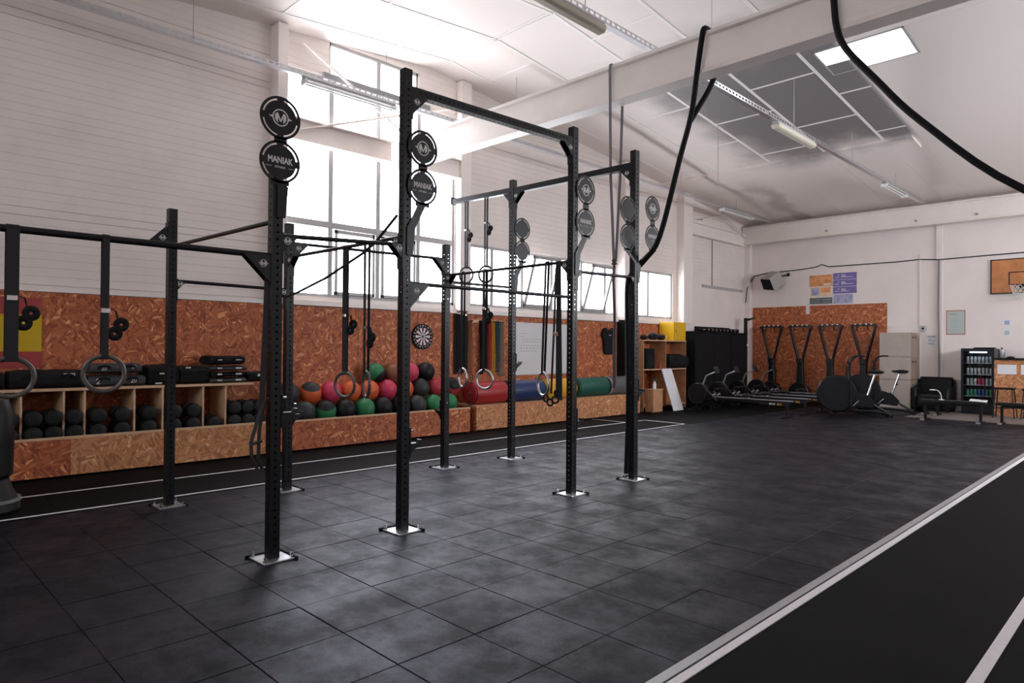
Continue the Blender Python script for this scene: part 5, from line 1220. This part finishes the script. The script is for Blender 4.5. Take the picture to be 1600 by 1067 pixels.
t_ = sheet('pale sheet of paper on the wall, the lower one above the desk', -3.14, -2.98, 1.86, 2.02, 'paper', 'notice'); obj('print', B().box(-3.11, -3.01, YF-.0075, YF-.006, 1.89, 1.99), 'sage', t_)
t_ = thing('switch_box', 'small grey electrical box on the wall above the jump boxes', 'electrical box', (-4.82, YF-.05, 1.98)); obj('box', B().box(-4.87, -4.76, YF-.06, YF-.0005, 1.98, 2.14), 'frame_white', t_, bevel=.005); obj('switch', B().box(-4.83, -4.79, YF-.068, YF-.061, 2.04, 2.09), 'black_matte', t_)
obj_c = tag(obj('conduit', B().box(-4.90, -4.87, YF-.03, YF-.0005, .1, 4.0), 'white_plaster'), 'thin white conduit rising behind the jump boxes to the wall cable', 'conduit')
# speaker
t_ = thing('loudspeaker', 'beige loudspeaker mounted high on the far wall, tilted down', 'speaker', (-8.75, 19.45, 3.3))
me = B().prism([(-.22, -.2), (.22, -.2), (.17, .2), (-.17, .2)], 'y', -.22, .22).mesh('cabinet', .01)
mm = Matrix.Translation((-8.66, 19.40, 3.52)) @ Euler((.55, .12, -.35)).to_matrix().to_4x4()
me.transform(mm); obj('cabinet', me, 'speaker_beige', t_)
me = B().box(-.19, .19, -.226, -.221, -.175, .165).mesh('grille'); me.transform(mm); obj('grille', me, 'black_matte', t_)
obj('bracket', B().cyl((-8.55, 19.5, 3.62), (-8.30, 19.69, 3.70), .02, 8), 'black_steel', t_); obj('wall_plate', B().box(-8.34, -8.26, YF-.02, YF-.0005, 3.65, 3.75), 'black_steel', t_)
# basketball hoop
t_ = thing('basketball_hoop', 'wooden basketball backboard with hoop and white net at the right edge', 'basketball hoop', (-2.7, YF-.1, 2.8))
obj('board', B().box(-3.36, -2.10, YF-.05, YF-.02, 2.89, 3.68), 'board_wood', t_)
q = B(); a, b_, c, d = -3.38, -2.08, 2.87, 3.70
q.box(a, b_, YF-.055, YF-.002, c, c+.025); q.box(a, b_, YF-.055, YF-.002, d-.025, d); q.box(a, a+.025, YF-.055, YF-.002, c, d); q.box(b_-.025, b_, YF-.055, YF-.002, c, d); obj('frame', q, 'black_steel', t_)
q = B(); a, b_, c, d = -3.02, -2.44, 3.07, 3.38
q.box(a, b_, YF-.053, YF-.05, c, c+.02); q.box(a, b_, YF-.053, YF-.05, d-.02, d); q.box(a, a+.02, YF-.053, YF-.05, c, d); q.box(b_-.02, b_, YF-.053, YF-.05, c, d); obj('aiming_square', q, 'black_matte', t_)
obj('rim', B().torus((-2.73, YF-.32, 3.05), .225, .010, 'z', 36, 8), 'terracotta_frame', t_, smooth=True); obj('rim_bracket', B().box(-2.81, -2.65, YF-.12, YF-.05, 2.94, 3.07), 'black_steel', t_)
q = B(); n = 12
for lv in range(4):
    r0_, r1_ = .22-.025*lv, .22-.025*(lv+1); z0_, z1_ = 3.04-.085*lv, 3.04-.085*(lv+1)
    for k in range(n):
        for s_ in (-.5, .5):
            a0 = 2*PI*(k+.5*(lv % 2))/n; a1 = a0+s_*2*PI/n
            q.tube([(-2.73+r0_*math.cos(a0), YF-.32+r0_*math.sin(a0), z0_), (-2.73+r1_*math.cos(a1), YF-.32+r1_*math.sin(a1), z1_)], .006, 4)
obj('net', q, 'net_white', t_)
